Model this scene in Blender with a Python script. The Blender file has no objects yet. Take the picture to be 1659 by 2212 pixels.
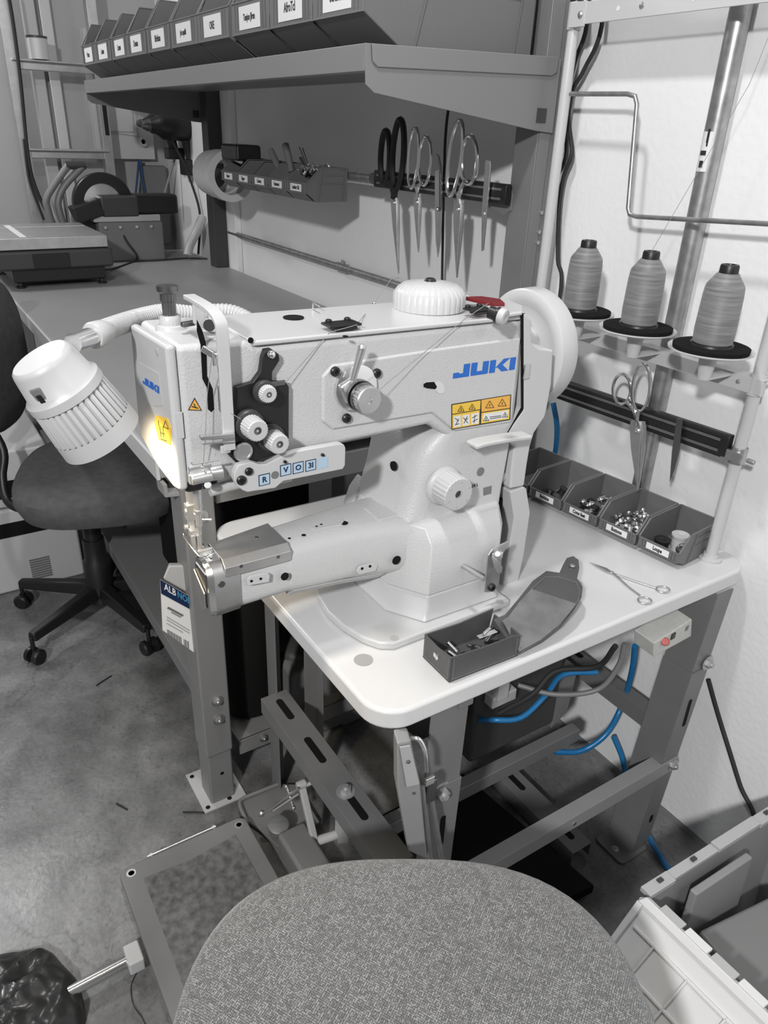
import bpy, bmesh, math, random
from mathutils import Vector, Matrix
random.seed(7)
SC = bpy.context.scene
COL = SC.collection
PI = math.pi
V = Vector

# ---------------------------------------------------------------- camera
YAW, PIT, ROL, FPX = math.radians(146.4966), math.radians(-26.89538), math.radians(2.26786), 1609.78
CAM = V((0, 0, 1.6))
_f = V((math.cos(YAW)*math.cos(PIT), math.sin(YAW)*math.cos(PIT), math.sin(PIT)))
_r = V((math.sin(YAW), -math.cos(YAW), 0))
_u = _r.cross(_f)
RGT = _r*math.cos(ROL) + _u*math.sin(ROL)
UPV = -_r*math.sin(ROL) + _u*math.cos(ROL)
cd = bpy.data.cameras.new('camera')
cam = bpy.data.objects.new('camera', cd)
COL.objects.link(cam)
cd.sensor_fit = 'VERTICAL'
cd.sensor_height = 24
cd.lens = 24*FPX/2212
cd.clip_start = 0.02
m = Matrix((RGT, UPV, -_f)).transposed().to_4x4()
m.translation = CAM
cam.matrix_world = m
SC.camera = cam

# ---------------------------------------------------------------- world, lights, exposure
w = bpy.data.worlds.new('world'); SC.world = w; w.use_nodes = True
bg = w.node_tree.nodes['Background']
bg.inputs[0].default_value = (1, 1, 1, 1)
bg.inputs[1].default_value = 0.19
SC.view_settings.view_transform = 'Standard'
SC.view_settings.look = 'None'
SC.view_settings.gamma = 1
SC.view_settings.use_curve_mapping = False
SC.view_settings.exposure = 0.0

def area(name, loc, target, size, energy, sy=None, color=(1, 1, 1)):
    l = bpy.data.lights.new(name, 'AREA'); l.energy = energy; l.color = color
    l.shape = 'RECTANGLE' if sy else 'DISK'; l.size = size
    if sy: l.size_y = sy
    o = bpy.data.objects.new(name, l); COL.objects.link(o)
    o.location = loc
    o.rotation_euler = (V(target)-V(loc)).to_track_quat('-Z', 'Y').to_euler()
    return o
area('ceiling_lamp_key', (-0.93, 0.30, 3.0), (-0.93, 0.45, 0), 0.16, 21)
area('ceiling_lamp_front', (1.05, -1.75, 2.85), (-0.9, 0.8, 0.9), 0.22, 106)
area('back_fill', (-4.0, -0.4, 3.05), (-3.0, 0.3, 0), 0.5, 30)  # added fill, out of view, placed to put gloss on the left floor

area('side_fill', (1.7, 0.75, 2.9), (-0.2, 1.0, 0), 0.4, 9)  # added fill with no fixture, lifts the floor under the table

# ---------------------------------------------------------------- helpers
def px(u, v, ax, val):
    """the point of the plane (ax = val) seen at pixel u, v"""
    d = _f*FPX + RGT*(u-829.5) - UPV*(v-1106)
    return CAM + d*((val-CAM[ax])/d[ax])

def pxd(u, v, dist):
    d = _f*FPX + RGT*(u-829.5) - UPV*(v-1106)
    return CAM + d.normalized()*dist

def mat(name, col, rough=0.5, metal=0.0, bump=0.0, scale=200, var=0.0, vscale=8, spec=None, coat=0.0, detail=3, kind='noise', alpha=None, trans=0.0):
    if isinstance(col, (int, float)): col = (col, col, col)
    M = bpy.data.materials.new(name); M.use_nodes = True
    nt = M.node_tree; b = nt.nodes['Principled BSDF']
    b.inputs['Base Color'].default_value = (*col, 1)
    b.inputs['Roughness'].default_value = rough
    b.inputs['Metallic'].default_value = metal
    if spec is not None: b.inputs['Specular IOR Level'].default_value = spec
    if coat: b.inputs['Coat Weight'].default_value = coat
    if trans: b.inputs['Transmission Weight'].default_value = trans
    tc = nt.nodes.new('ShaderNodeTexCoord')
    if bump:
        if kind == 'voronoi':
            t = nt.nodes.new('ShaderNodeTexVoronoi'); t.inputs['Scale'].default_value = scale; out = t.outputs['Distance']
        else:
            t = nt.nodes.new('ShaderNodeTexNoise'); t.inputs['Scale'].default_value = scale; t.inputs['Detail'].default_value = detail; out = t.outputs['Fac']
        nt.links.new(tc.outputs['Object'], t.inputs['Vector'])
        bp = nt.nodes.new('ShaderNodeBump'); bp.inputs['Strength'].default_value = bump; bp.inputs['Distance'].default_value = 0.001
        nt.links.new(out, bp.inputs['Height']); nt.links.new(bp.outputs[0], b.inputs['Normal'])
    if var:
        t = nt.nodes.new('ShaderNodeTexNoise'); t.inputs['Scale'].default_value = vscale; t.inputs['Detail'].default_value = 6
        nt.links.new(tc.outputs['Object'], t.inputs['Vector'])
        r = nt.nodes.new('ShaderNodeMapRange')
        r.inputs[1].default_value = 0.3; r.inputs[2].default_value = 0.7
        r.inputs[3].default_value = 1-var; r.inputs[4].default_value = 1+var
        nt.links.new(t.outputs['Fac'], r.inputs[0])
        mx = nt.nodes.new('ShaderNodeVectorMath'); mx.operation = 'SCALE'
        mx.inputs[0].default_value = col
        nt.links.new(r.outputs[0], mx.inputs['Scale'])
        nt.links.new(mx.outputs[0], b.inputs['Base Color'])
    return M

class MB:
    def __init__(s): s.b = bmesh.new()
    def _add(s, vs, fs, mi=0):
        bv = [s.b.verts.new(v) for v in vs]
        for f in fs:
            try:
                fc = s.b.faces.new([bv[i] for i in f]); fc.material_index = mi
            except ValueError: pass
        return s
    def box(s, x0, x1, y0, y1, z0, z1, mi=0):
        vs = [(x, y, z) for x in (x0, x1) for y in (y0, y1) for z in (z0, z1)]
        return s._add(vs, [(0,1,3,2),(4,6,7,5),(0,4,5,1),(2,3,7,6),(0,2,6,4),(1,5,7,3)], mi)
    def obox(s, c, size, ax=None, mi=0):
        """oriented box: ax = (X, Y, Z) unit vectors"""
        c = V(c); X, Y, Z = ax if ax else (V((1,0,0)), V((0,1,0)), V((0,0,1)))
        X, Y, Z = V(X).normalized(), V(Y).normalized(), V(Z).normalized()
        vs = [c + X*(a*size[0]/2) + Y*(b*size[1]/2) + Z*(d*size[2]/2) for a in (-1,1) for b in (-1,1) for d in (-1,1)]
        return s._add(vs, [(0,1,3,2),(4,6,7,5),(0,4,5,1),(2,3,7,6),(0,2,6,4),(1,5,7,3)], mi)
    def bar(s, p0, p1, wd, th, up=(0,0,1), mi=0):
        p0, p1 = V(p0), V(p1); d = (p1-p0); L = d.length; d.normalize()
        X = d.cross(V(up)); X = X.normalized() if X.length > 1e-5 else V((1,0,0)); Z = X.cross(d)
        return s.obox((p0+p1)/2, (wd, L, th), (X, d, Z), mi)
    def prism(s, pts, d, mi=0):
        pts = [V(p) for p in pts]; d = V(d); n = len(pts)
        vs = pts + [p+d for p in pts]
        fs = [tuple(range(n)), tuple(range(2*n-1, n-1, -1))] + [(i, i+n, (i+1)%n+n, (i+1)%n) for i in range(n)]
        return s._add(vs, fs, mi)
    def loft(s, secs, cap=True, mi=0):
        n = len(secs[0]); vs = [V(p) for q in secs for p in q]; fs = []
        for k in range(len(secs)-1):
            for i in range(n):
                fs.append((k*n+i, k*n+(i+1)%n, (k+1)*n+(i+1)%n, (k+1)*n+i))
        if cap: fs += [tuple(range(n-1, -1, -1)), tuple((len(secs)-1)*n+i for i in range(n))]
        return s._add(vs, fs, mi)
    def frame(s, d):
        d = V(d).normalized(); a = V((0,0,1)) if abs(d.z) < 0.9 else V((1,0,0))
        X = d.cross(a).normalized(); return X, d.cross(X).normalized()
    def cyl(s, p0, p1, r0, r1=None, n=24, mi=0, cap=True):
        r1 = r0 if r1 is None else r1; p0, p1 = V(p0), V(p1); X, Y = s.frame(p1-p0)
        ring = lambda p, r: [p + X*(r*math.cos(2*PI*i/n)) + Y*(r*math.sin(2*PI*i/n)) for i in range(n)]
        return s.loft([ring(p0, r0), ring(p1, r1)], cap, mi)
    def lathe(s, o, axis, prof, n=32, mi=0, ribs=0, amp=0.0, cap=True):
        """prof: (distance along axis, radius)"""
        o, axis = V(o), V(axis).normalized(); X, Y = s.frame(axis)
        secs = []
        for h, r in prof:
            secs.append([o + axis*h + (X*math.cos(2*PI*i/n) + Y*math.sin(2*PI*i/n))*max(1e-5, (r - (amp if ribs and (i % ribs == 0) and r > 1e-3 else 0))) for i in range(n)])
        return s.loft(secs, cap, mi)
    def tube(s, pts, r, n=10, closed=False, mi=0, flat=None):
        pts = [V(p) for p in pts]; N = len(pts); secs = []; prev = None
        for i, p in enumerate(pts):
            if closed: t = pts[(i+1) % N] - pts[i-1]
            else: t = pts[min(i+1, N-1)] - pts[max(i-1, 0)]
            t.normalize()
            if prev is None: X, Y = s.frame(t)
            else:
                X = prev - t*prev.dot(t)
                X = X.normalized() if X.length > 1e-6 else s.frame(t)[0]
                Y = t.cross(X)
            prev = X
            rr = r(i/(N-1)) if callable(r) else r
            secs.append([p + X*(rr*math.cos(2*PI*k/n)) + Y*(rr*math.sin(2*PI*k/n)) for k in range(n)])
        if closed: secs.append(secs[0])
        return s.loft(secs, not closed, mi)
    def ball(s, c, r, n=16, mi=0, sc=(1,1,1)):
        q = bmesh.ops.create_uvsphere(s.b, u_segments=n, v_segments=max(6, n//2), radius=1.0, matrix=Matrix.Translation(V(c)) @ Matrix.Diagonal((r*sc[0], r*sc[1], r*sc[2], 1)))
        for v in q['verts']:
            for f in v.link_faces: f.material_index = mi
        return s
    def each(s, name, m, parent, **kw):
        """one mesh per separate piece (pieces whose bounds touch stay together)"""
        left = set(s.b.faces); isl = []
        while left:
            st = [left.pop()]; cur = list(st)
            while st:
                f = st.pop()
                for e in f.edges:
                    for g in e.link_faces:
                        if g in left: left.remove(g); st.append(g); cur.append(g)
            co = [v.co for f in cur for v in f.verts]
            isl.append([cur, [min(c[i] for c in co) for i in range(3)], [max(c[i] for c in co) for i in range(3)]])
        ch = True
        while ch:
            ch = False
            for i in range(len(isl)):
                for j in range(i+1, len(isl)):
                    A, B = isl[i], isl[j]
                    if all(A[1][k] <= B[2][k]+0.0006 and B[1][k] <= A[2][k]+0.0006 for k in range(3)):
                        A[0] += B[0]; A[1] = [min(a, b) for a, b in zip(A[1], B[1])]; A[2] = [max(a, b) for a, b in zip(A[2], B[2])]
                        isl.pop(j); ch = True; break
                if ch: break
        outp = []
        for fs, _, _ in isl:
            mb = MB(); idx = {}
            for f in fs:
                for v in f.verts:
                    if v not in idx: idx[v] = mb.b.verts.new(v.co)
            for f in fs:
                nf = mb.b.faces.new([idx[v] for v in f.verts]); nf.material_index = f.material_index
            outp.append(mb.build(name, m, parent, **kw))
        return outp
    def build(s, name, m, parent=None, bevel=0, seg=2, smooth=True, sub=0, origin=None, ang=35):
        bmesh.ops.remove_doubles(s.b, verts=s.b.verts, dist=1e-6)
        bmesh.ops.recalc_face_normals(s.b, faces=s.b.faces)
        if parent is not None: O = V(ORG[parent.name])
        else: O = V(origin) if origin is not None else V((0,0,0))
        for v in s.b.verts: v.co -= O
        me = bpy.data.meshes.new(name); s.b.to_mesh(me); s.b.free()
        for x in (m if isinstance(m, (list, tuple)) else [m]): me.materials.append(x)
        o = bpy.data.objects.new(name, me); COL.objects.link(o)
        ORG[o.name] = tuple(O)
        if parent is not None: o.parent = parent
        else: o.location = O
        if bevel:
            md = o.modifiers.new('bevel', 'BEVEL'); md.width = bevel; md.segments = seg; md.limit_method = 'ANGLE'; md.angle_limit = math.radians(ang); md.harden_normals = bool(smooth)
        if sub:
            md = o.modifiers.new('sub', 'SUBSURF'); md.levels = sub; md.render_levels = sub
        if smooth:
            me.shade_smooth()
            try: me.set_sharp_from_angle(angle=math.radians(40))
            except Exception: pass
        return o
ORG = {}

def thing(name, loc, label, cat, group=None):
    o = bpy.data.objects.new(name, None); COL.objects.link(o); o.location = loc; o.empty_display_size = 0.05
    ORG[o.name] = tuple(loc); return tag(o, label, cat, group)
def tag(o, label, cat, group=None):
    o['label'] = label; o['category'] = cat
    if group: o['group'] = group
    return o
def struct(o): o['kind'] = 'structure'; return o
def dup(root, loc, rotz=None, label=None, group=None):
    r = root.copy(); COL.objects.link(r); r.location = loc
    if rotz is not None: r.rotation_euler = (0, 0, rotz)
    if label: r['label'] = label
    if group: r['group'] = group
    def rec(src, dst):
        for ch in [c for c in bpy.data.objects if c.parent == src]:
            c = ch.copy(); COL.objects.link(c); c.parent = dst
            rec(ch, c)
    rec(root, r)
    return r
def plabel(o, t): o['label'] = t; return o

def textmesh(s, size, o, xd, yd, m, name, parent, ext=0.0003, shear=0.0, wscale=1.0, bold=0.0, align='CENTER'):
    c = bpy.data.curves.new('t', 'FONT'); c.body = s; c.size = size; c.extrude = ext; c.align_x = align; c.align_y = 'CENTER'
    c.shear = shear; c.offset = bold; c.resolution_u = 2
    t = bpy.data.objects.new('t', c); COL.objects.link(t)
    dg = bpy.context.evaluated_depsgraph_get(); dg.update()
    me = bpy.data.meshes.new_from_object(t.evaluated_get(dg))
    bpy.data.objects.remove(t)
    X, Y = V(xd).normalized(), V(yd).normalized(); Z = X.cross(Y); O = V(ORG[parent.name])
    for v in me.vertices: v.co = V(o) + X*(v.co.x*wscale) + Y*v.co.y + Z*v.co.z - O
    me.materials.clear(); me.materials.append(m); me.name = name
    ob = bpy.data.objects.new(name, me); COL.objects.link(ob); ob.parent = parent; ORG[ob.name] = tuple(O)
    return ob
def arc(c, r, a0, a1, n, X=V((1,0,0)), Y=V((0,0,1))):
    return [V(c) + X*(r*math.cos(a0+(a1-a0)*i/n)) + Y*(r*math.sin(a0+(a1-a0)*i/n)) for i in range(n+1)]
def smoothpath(pts, n=6):
    pts = [V(p) for p in pts]; out = []
    P = [pts[0]*2-pts[1]] + pts + [pts[-1]*2-pts[-2]]
    for i in range(1, len(P)-2):
        for k in range(n):
            t = k/n; a, b, c, d = P[i-1], P[i], P[i+1], P[i+2]
            out.append(0.5*((2*b) + (c-a)*t + (2*a-5*b+4*c-d)*t*t + (3*b-a-3*c+d)*t**3))
    out.append(pts[-1]); return out
def screw(mb, c, ax, r, h=0.003, mi=0):
    c, ax = V(c), V(ax).normalized()
    mb.lathe(c, ax, [(0, r), (h*0.6, r), (h, r*0.75), (h, r*0.4), (h*0.5, r*0.35), (h*0.5, 0.0001)], 16, mi)
def bolt(mb, c, ax, r, mi=0):
    c, ax = V(c), V(ax).normalized()
    mb.lathe(c, ax, [(0, r*1.6), (0.002, r*1.6), (0.002, r*1.0)], 20, mi)
    mb.cyl(c+ax*0.002, c+ax*(0.002+r*0.8), r*0.95, r*0.9, 6, mi)
    mb.cyl(c+ax*(0.002+r*0.8), c+ax*(0.002+r*1.2), r*0.45, None, 12, mi)

# ---------------------------------------------------------------- materials
M = {}
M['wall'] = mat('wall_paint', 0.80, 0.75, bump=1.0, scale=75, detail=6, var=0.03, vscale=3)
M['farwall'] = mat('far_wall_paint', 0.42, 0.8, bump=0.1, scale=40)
M['white'] = mat('machine_enamel', 0.55, 0.36, bump=0.75, scale=330, detail=2)
M['whites'] = mat('smooth_white_enamel', 0.54, 0.3)
M['whitep'] = mat('white_plastic', 0.52, 0.4)
M['lampw'] = mat('lamp_plastic', 0.50, 0.35)
M['laminate'] = mat('white_laminate', 0.62, 0.22, var=0.01)
M['bench'] = mat('bench_laminate', 0.27, 0.42, var=0.05, vscale=5)
M['frame'] = mat('grey_frame_paint', 0.165, 0.42, var=0.06, vscale=10)
M['framel'] = mat('light_grey_frame_paint', 0.19, 0.4)
M['stand'] = mat('ivory_grey_paint', 0.52, 0.35)
M['bin'] = mat('grey_bin_plastic', 0.13, 0.42, bump=0.05, scale=300)
M['label'] = mat('paper_label', 0.72, 0.6)
M['ink'] = mat('label_ink', 0.02, 0.6)
M['black'] = mat('black_plastic', 0.012, 0.4)
M['blackm'] = mat('matt_black', 0.006, 0.75, spec=0.2)
M['rubber'] = mat('black_rubber', 0.02, 0.7)
M['chrome'] = mat('polished_steel', 0.85, 0.2, 1.0)
M['steel'] = mat('brushed_steel', 0.62, 0.42, 1.0, var=0.08, vscale=30)
M['dsteel'] = mat('dark_steel', 0.22, 0.35, 1.0)
M['galv'] = mat('galvanised_pipe', 0.42, 0.38, 0.85, var=0.2, vscale=40)
M['fabric'] = mat('dark_chair_fabric', 0.085, 0.95, bump=0.6, scale=500, var=0.15, vscale=40)
M['blue'] = mat('blue_print', (0.01, 0.13, 0.52), 0.4)
M['hose'] = mat('blue_air_hose', (0.015, 0.16, 0.38), 0.3)
M['lblue'] = mat('pale_blue_sticker', (0.42, 0.56, 0.68), 0.45)
M['yellow'] = mat('warning_yellow', (0.80, 0.52, 0.06), 0.45)
M['orange'] = mat('warning_orange', (0.80, 0.42, 0.07), 0.45)
M['navy'] = mat('navy_card', (0.008, 0.022, 0.07), 0.45)
M['cyan'] = mat('cyan_print', (0.06, 0.28, 0.5), 0.5)
M['red'] = mat('dark_red_rubber', (0.16, 0.012, 0.016), 0.4)
M['redb'] = mat('red_button', (0.45, 0.06, 0.05), 0.5)
M['leather'] = mat('grey_leather', 0.08, 0.42, bump=0.3, scale=260, var=0.1, vscale=30)
M['suede'] = mat('grey_suede', 0.15, 0.95, bump=0.3, scale=400, var=0.25, vscale=25)
M['stitch'] = mat('grey_stitching', 0.22, 0.8)
M['dark_grey'] = mat('dark_grey_plastic', 0.045, 0.45)
M['mid_grey'] = mat('mid_grey_plastic', 0.18, 0.45)
M['lgrey'] = mat('light_grey_plastic', 0.42, 0.42)
M['zinc'] = mat('zinc_plated_bolt', 0.5, 0.45, 0.6)
M['midl'] = mat('pale_grey_paint', 0.27, 0.4, var=0.04)
M['foam'] = mat('black_foam', 0.012, 1.0, bump=0.6, scale=300, spec=0.1)
M['tape'] = mat('tape_roll', 0.5, 0.5)
M['thread'] = mat('thread_strand', 0.25, 0.7)
M['can'] = mat('white_can', 0.55, 0.5)
M['cream'] = mat('cream_plastic', (0.5, 0.5, 0.48), 0.45, var=0.06, vscale=60)
M['handle'] = mat('grey_grip', 0.13, 0.6)
M['toteg'] = mat('grey_tote_plastic', 0.24, 0.45, var=0.03)
M['bluel'] = mat('blue_lanyard', (0.03, 0.07, 0.16), 0.6)
M['bag'] = mat('black_polythene', 0.035, 0.3)

# translucent tote lid
M['totew'] = mat('translucent_white_plastic', 0.68, 0.35)
M['totew'].node_tree.nodes['Principled BSDF'].inputs['Subsurface Weight'].default_value = 0.0

# thread cone: windings
def cone_mat():
    X = bpy.data.materials.new('grey_wound_thread'); X.use_nodes = True; nt = X.node_tree; b = nt.nodes['Principled BSDF']
    tc = nt.nodes.new('ShaderNodeTexCoord'); mp = nt.nodes.new('ShaderNodeMapping'); mp.inputs['Scale'].default_value = (3, 3, 60)
    n = nt.nodes.new('ShaderNodeTexNoise'); n.inputs['Scale'].default_value = 5; n.inputs['Detail'].default_value = 5
    nt.links.new(tc.outputs['Object'], mp.inputs[0]); nt.links.new(mp.outputs[0], n.inputs['Vector'])
    r = nt.nodes.new('ShaderNodeValToRGB'); r.color_ramp.elements[0].color = (0.13,0.13,0.13,1); r.color_ramp.elements[1].color = (0.25,0.25,0.25,1)
    r.color_ramp.elements[0].position = 0.3; r.color_ramp.elements[1].position = 0.7
    nt.links.new(n.outputs['Fac'], r.inputs[0]); nt.links.new(r.outputs[0], b.inputs['Base Color'])
    wv = nt.nodes.new('ShaderNodeTexWave'); wv.bands_direction = 'Z'; wv.inputs['Scale'].default_value = 420; wv.inputs['Distortion'].default_value = 1
    nt.links.new(tc.outputs['Object'], wv.inputs['Vector'])
    bp = nt.nodes.new('ShaderNodeBump'); bp.inputs['Strength'].default_value = 0.25; bp.inputs['Distance'].default_value = 0.001
    nt.links.new(wv.outputs['Fac'], bp.inputs['Height']); nt.links.new(bp.outputs[0], b.inputs['Normal'])
    b.inputs['Roughness'].default_value = 0.42; b.inputs['Anisotropic'].default_value = 0.5
    b.inputs['Sheen Weight'].default_value = 0.2
    return X
M['cone'] = cone_mat()

# concrete floor
def floor_mat():
    X = bpy.data.materials.new('stained_concrete'); X.use_nodes = True; nt = X.node_tree; b = nt.nodes['Principled BSDF']; L = nt.links
    tc = nt.nodes.new('ShaderNodeTexCoord')
    def noise(sc, det, dist=0.0):
        n = nt.nodes.new('ShaderNodeTexNoise'); n.inputs['Scale'].default_value = sc; n.inputs['Detail'].default_value = det; n.inputs['Distortion'].default_value = dist
        L.new(tc.outputs['Object'], n.inputs['Vector']); return n.outputs['Fac']
    def ramp(f, p0, c0, p1, c1):
        r = nt.nodes.new('ShaderNodeValToRGB'); e = r.color_ramp.elements
        e[0].position, e[0].color = p0, (c0, c0, c0, 1); e[1].position, e[1].color = p1, (c1, c1, c1, 1)
        L.new(f, r.inputs[0]); return r.outputs[0]
    def mul(a, c):
        mx = nt.nodes.new('ShaderNodeMix'); mx.data_type = 'RGBA'; mx.blend_type = 'MULTIPLY'; mx.inputs[0].default_value = 1
        L.new(a, mx.inputs[6]); L.new(c, mx.inputs[7]); return mx.outputs[2]
    c = ramp(noise(2.0, 12, 0.8), 0.32, 0.085, 0.70, 0.27)
    c = mul(c, ramp(noise(14, 8, 0.3), 0.25, 0.66, 0.7, 1.15))
    c = mul(c, ramp(noise(90, 3), 0.3, 0.85, 0.6, 1.05))
    v = nt.nodes.new('ShaderNodeTexVoronoi'); v.feature = 'DISTANCE_TO_EDGE'; v.inputs['Scale'].default_value = 0.55
    wn = nt.nodes.new('ShaderNodeTexNoise'); wn.inputs['Scale'].default_value = 5; wn.inputs['Detail'].default_value = 8
    L.new(tc.outputs['Object'], wn.inputs['Vector'])
    ad = nt.nodes.new('ShaderNodeVectorMath'); ad.operation = 'MULTIPLY_ADD'; ad.inputs[1].default_value = (0.35,)*3
    L.new(wn.outputs['Color'], ad.inputs[0]); L.new(tc.outputs['Object'], ad.inputs[2]); L.new(ad.outputs[0], v.inputs['Vector'])
    c = mul(c, ramp(v.outputs['Distance'], 0.0, 0.72, 0.003, 1.0))
    c = mul(c, ramp(noise(38, 10, 2.5), 0.36, 0.78, 0.42, 1.0))
    n2 = nt.nodes.new('ShaderNodeTexVoronoi'); n2.inputs['Scale'].default_value = 9
    L.new(tc.outputs['Object'], n2.inputs['Vector'])
    c = mul(c, ramp(n2.outputs['Distance'], 0.02, 0.5, 0.035, 1.0))
    L.new(c, b.inputs['Base Color'])
    L.new(ramp(noise(3, 6), 0.3, 0.22, 0.7, 0.42), b.inputs['Roughness'])
    bp = nt.nodes.new('ShaderNodeBump'); bp.inputs['Strength'].default_value = 0.25; bp.inputs['Distance'].default_value = 0.002
    L.new(noise(60, 6), bp.inputs['Height']); L.new(bp.outputs[0], b.inputs['Normal'])
    return X
M['floor'] = floor_mat()

# woven seat fabric
def weave_mat():
    X = bpy.data.materials.new('grey_woven_fabric'); X.use_nodes = True; nt = X.node_tree; b = nt.nodes['Principled BSDF']; L = nt.links
    tc = nt.nodes.new('ShaderNodeTexCoord')
    def brick(rot, off):
        mp = nt.nodes.new('ShaderNodeMapping'); mp.inputs['Rotation'].default_value = (0, 0, rot); mp.inputs['Location'].default_value = off
        L.new(tc.outputs['Object'], mp.inputs[0])
        k = nt.nodes.new('ShaderNodeTexBrick'); k.inputs['Scale'].default_value = 1.0
        k.inputs['Color1'].default_value = (0.27,)*3+(1,); k.inputs['Color2'].default_value = (0.12,)*3+(1,); k.inputs['Mortar'].default_value = (0.04,)*3+(1,)
        k.inputs['Mortar Size'].default_value = 0.0005; k.inputs['Brick Width'].default_value = 0.0075; k.inputs['Row Height'].default_value = 0.0029
        k.inputs['Mortar Smooth'].default_value = 0.6
        L.new(mp.outputs[0], k.inputs['Vector']); return k
    k1 = brick(math.radians(60), (0, 0, 0)); k2 = brick(math.radians(-30), (0.001, 0.002, 0))
    ch = nt.nodes.new('ShaderNodeTexNoise'); ch.inputs['Scale'].default_value = 230; ch.inputs['Detail'].default_value = 1
    L.new(tc.outputs['Object'], ch.inputs['Vector'])
    st = nt.nodes.new('ShaderNodeMath'); st.operation = 'GREATER_THAN'; st.inputs[1].default_value = 0.5; L.new(ch.outputs['Fac'], st.inputs[0])
    mx = nt.nodes.new('ShaderNodeMix'); mx.data_type = 'RGBA'; L.new(st.outputs[0], mx.inputs[0]); L.new(k1.outputs['Color'], mx.inputs[6]); L.new(k2.outputs['Color'], mx.inputs[7])
    L.new(mx.outputs[2], b.inputs['Base Color'])
    bw = nt.nodes.new('ShaderNodeRGBToBW'); L.new(mx.outputs[2], bw.inputs[0])
    bp = nt.nodes.new('ShaderNodeBump'); bp.inputs['Strength'].default_value = 0.7; bp.inputs['Distance'].default_value = 0.0012
    L.new(bw.outputs[0], bp.inputs['Height']); L.new(bp.outputs[0], b.inputs['Normal'])
    b.inputs['Roughness'].default_value = 0.95; b.inputs['Sheen Weight'].default_value = 0.35
    return X
M['weave'] = weave_mat()

# ================================================================= SETTING
YW = 1.45
struct(MB().box(-4.6, 2.6, -3.0, YW+0.1, -0.05, 0).build('floor', M['floor'], smooth=False))
struct(MB().box(-4.6, 2.6, YW, YW+0.1, 0, 3.3).build('wall_right', M['wall'], smooth=False))
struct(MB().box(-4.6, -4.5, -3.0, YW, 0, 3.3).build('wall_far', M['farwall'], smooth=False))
b = MB()
b.prism([(-4.5, YW-0.012, 0), (-4.5, YW, 0), (-4.5, YW, 0.012), (-4.5, YW-0.003, 0.012)], (7.0, 0, 0))
struct(b.build('baseboard_right', mat('mastic_joint', 0.16, 0.9), smooth=False))
# vertical wall trims behind the ladder and beyond the far shelf post
struct(MB().box(-4.5, -4.46, 0.80, 0.86, 0, 3.2).build('trim_1', M['lgrey'], bevel=0.004))
struct(MB().box(-4.5, -4.46, 0.88, 0.93, 0, 3.2).build('trim_2', M['can'], bevel=0.004))
struct(MB().box(-3.62, -3.50, YW-0.03, YW, 0, 3.2).build('trim_3', M['wall'], bevel=0.004))

# ================================================================= SEWING TABLE
ZT = 0.80
def rrect(x0, x1, y0, y1, r, z, n=8, corners=(1,1,1,1)):
    out = []
    for (cx, cy, a0, on) in ((x1, y1, 0, corners[0]), (x0, y1, PI/2, corners[1]), (x0, y0, PI, corners[2]), (x1, y0, 3*PI/2, corners[3])):
        if not on: out.append(V((cx, cy, z))); continue
        sx = -1 if cx == x1 else 1; sy = -1 if cy == y1 else 1
        c = V((cx+sx*r, cy+sy*r, z))
        out += [c + V((math.cos(a0+PI/2*i/n), math.sin(a0+PI/2*i/n), 0))*r for i in range(n+1)]
    return out
TX0, TX1, TY0, TY1 = -1.450, -0.722, 0.486, 1.44
tbl = thing('sewing_table', (-1.1, 0.96, 0), 'white laminate sewing machine table with rounded corners on grey slotted steel legs against the wall', 'table')
top = MB().prism(rrect(TX0, TX1, TY0, TY1, 0.06, ZT-0.04), (0, 0, 0.04)).build('tabletop', M['laminate'], tbl, bevel=0.008, seg=4)
plabel(top, 'white laminate top with rounded edge')
hc = px(785, 1426, 2, ZT)
MB().cyl(hc+V((0,0,-0.002)), hc+V((0,0,0.0008)), 0.0165, None, 28).build('hole_plug', mat('hole_plug_plastic', 0.33, 0.6), tbl)
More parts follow.
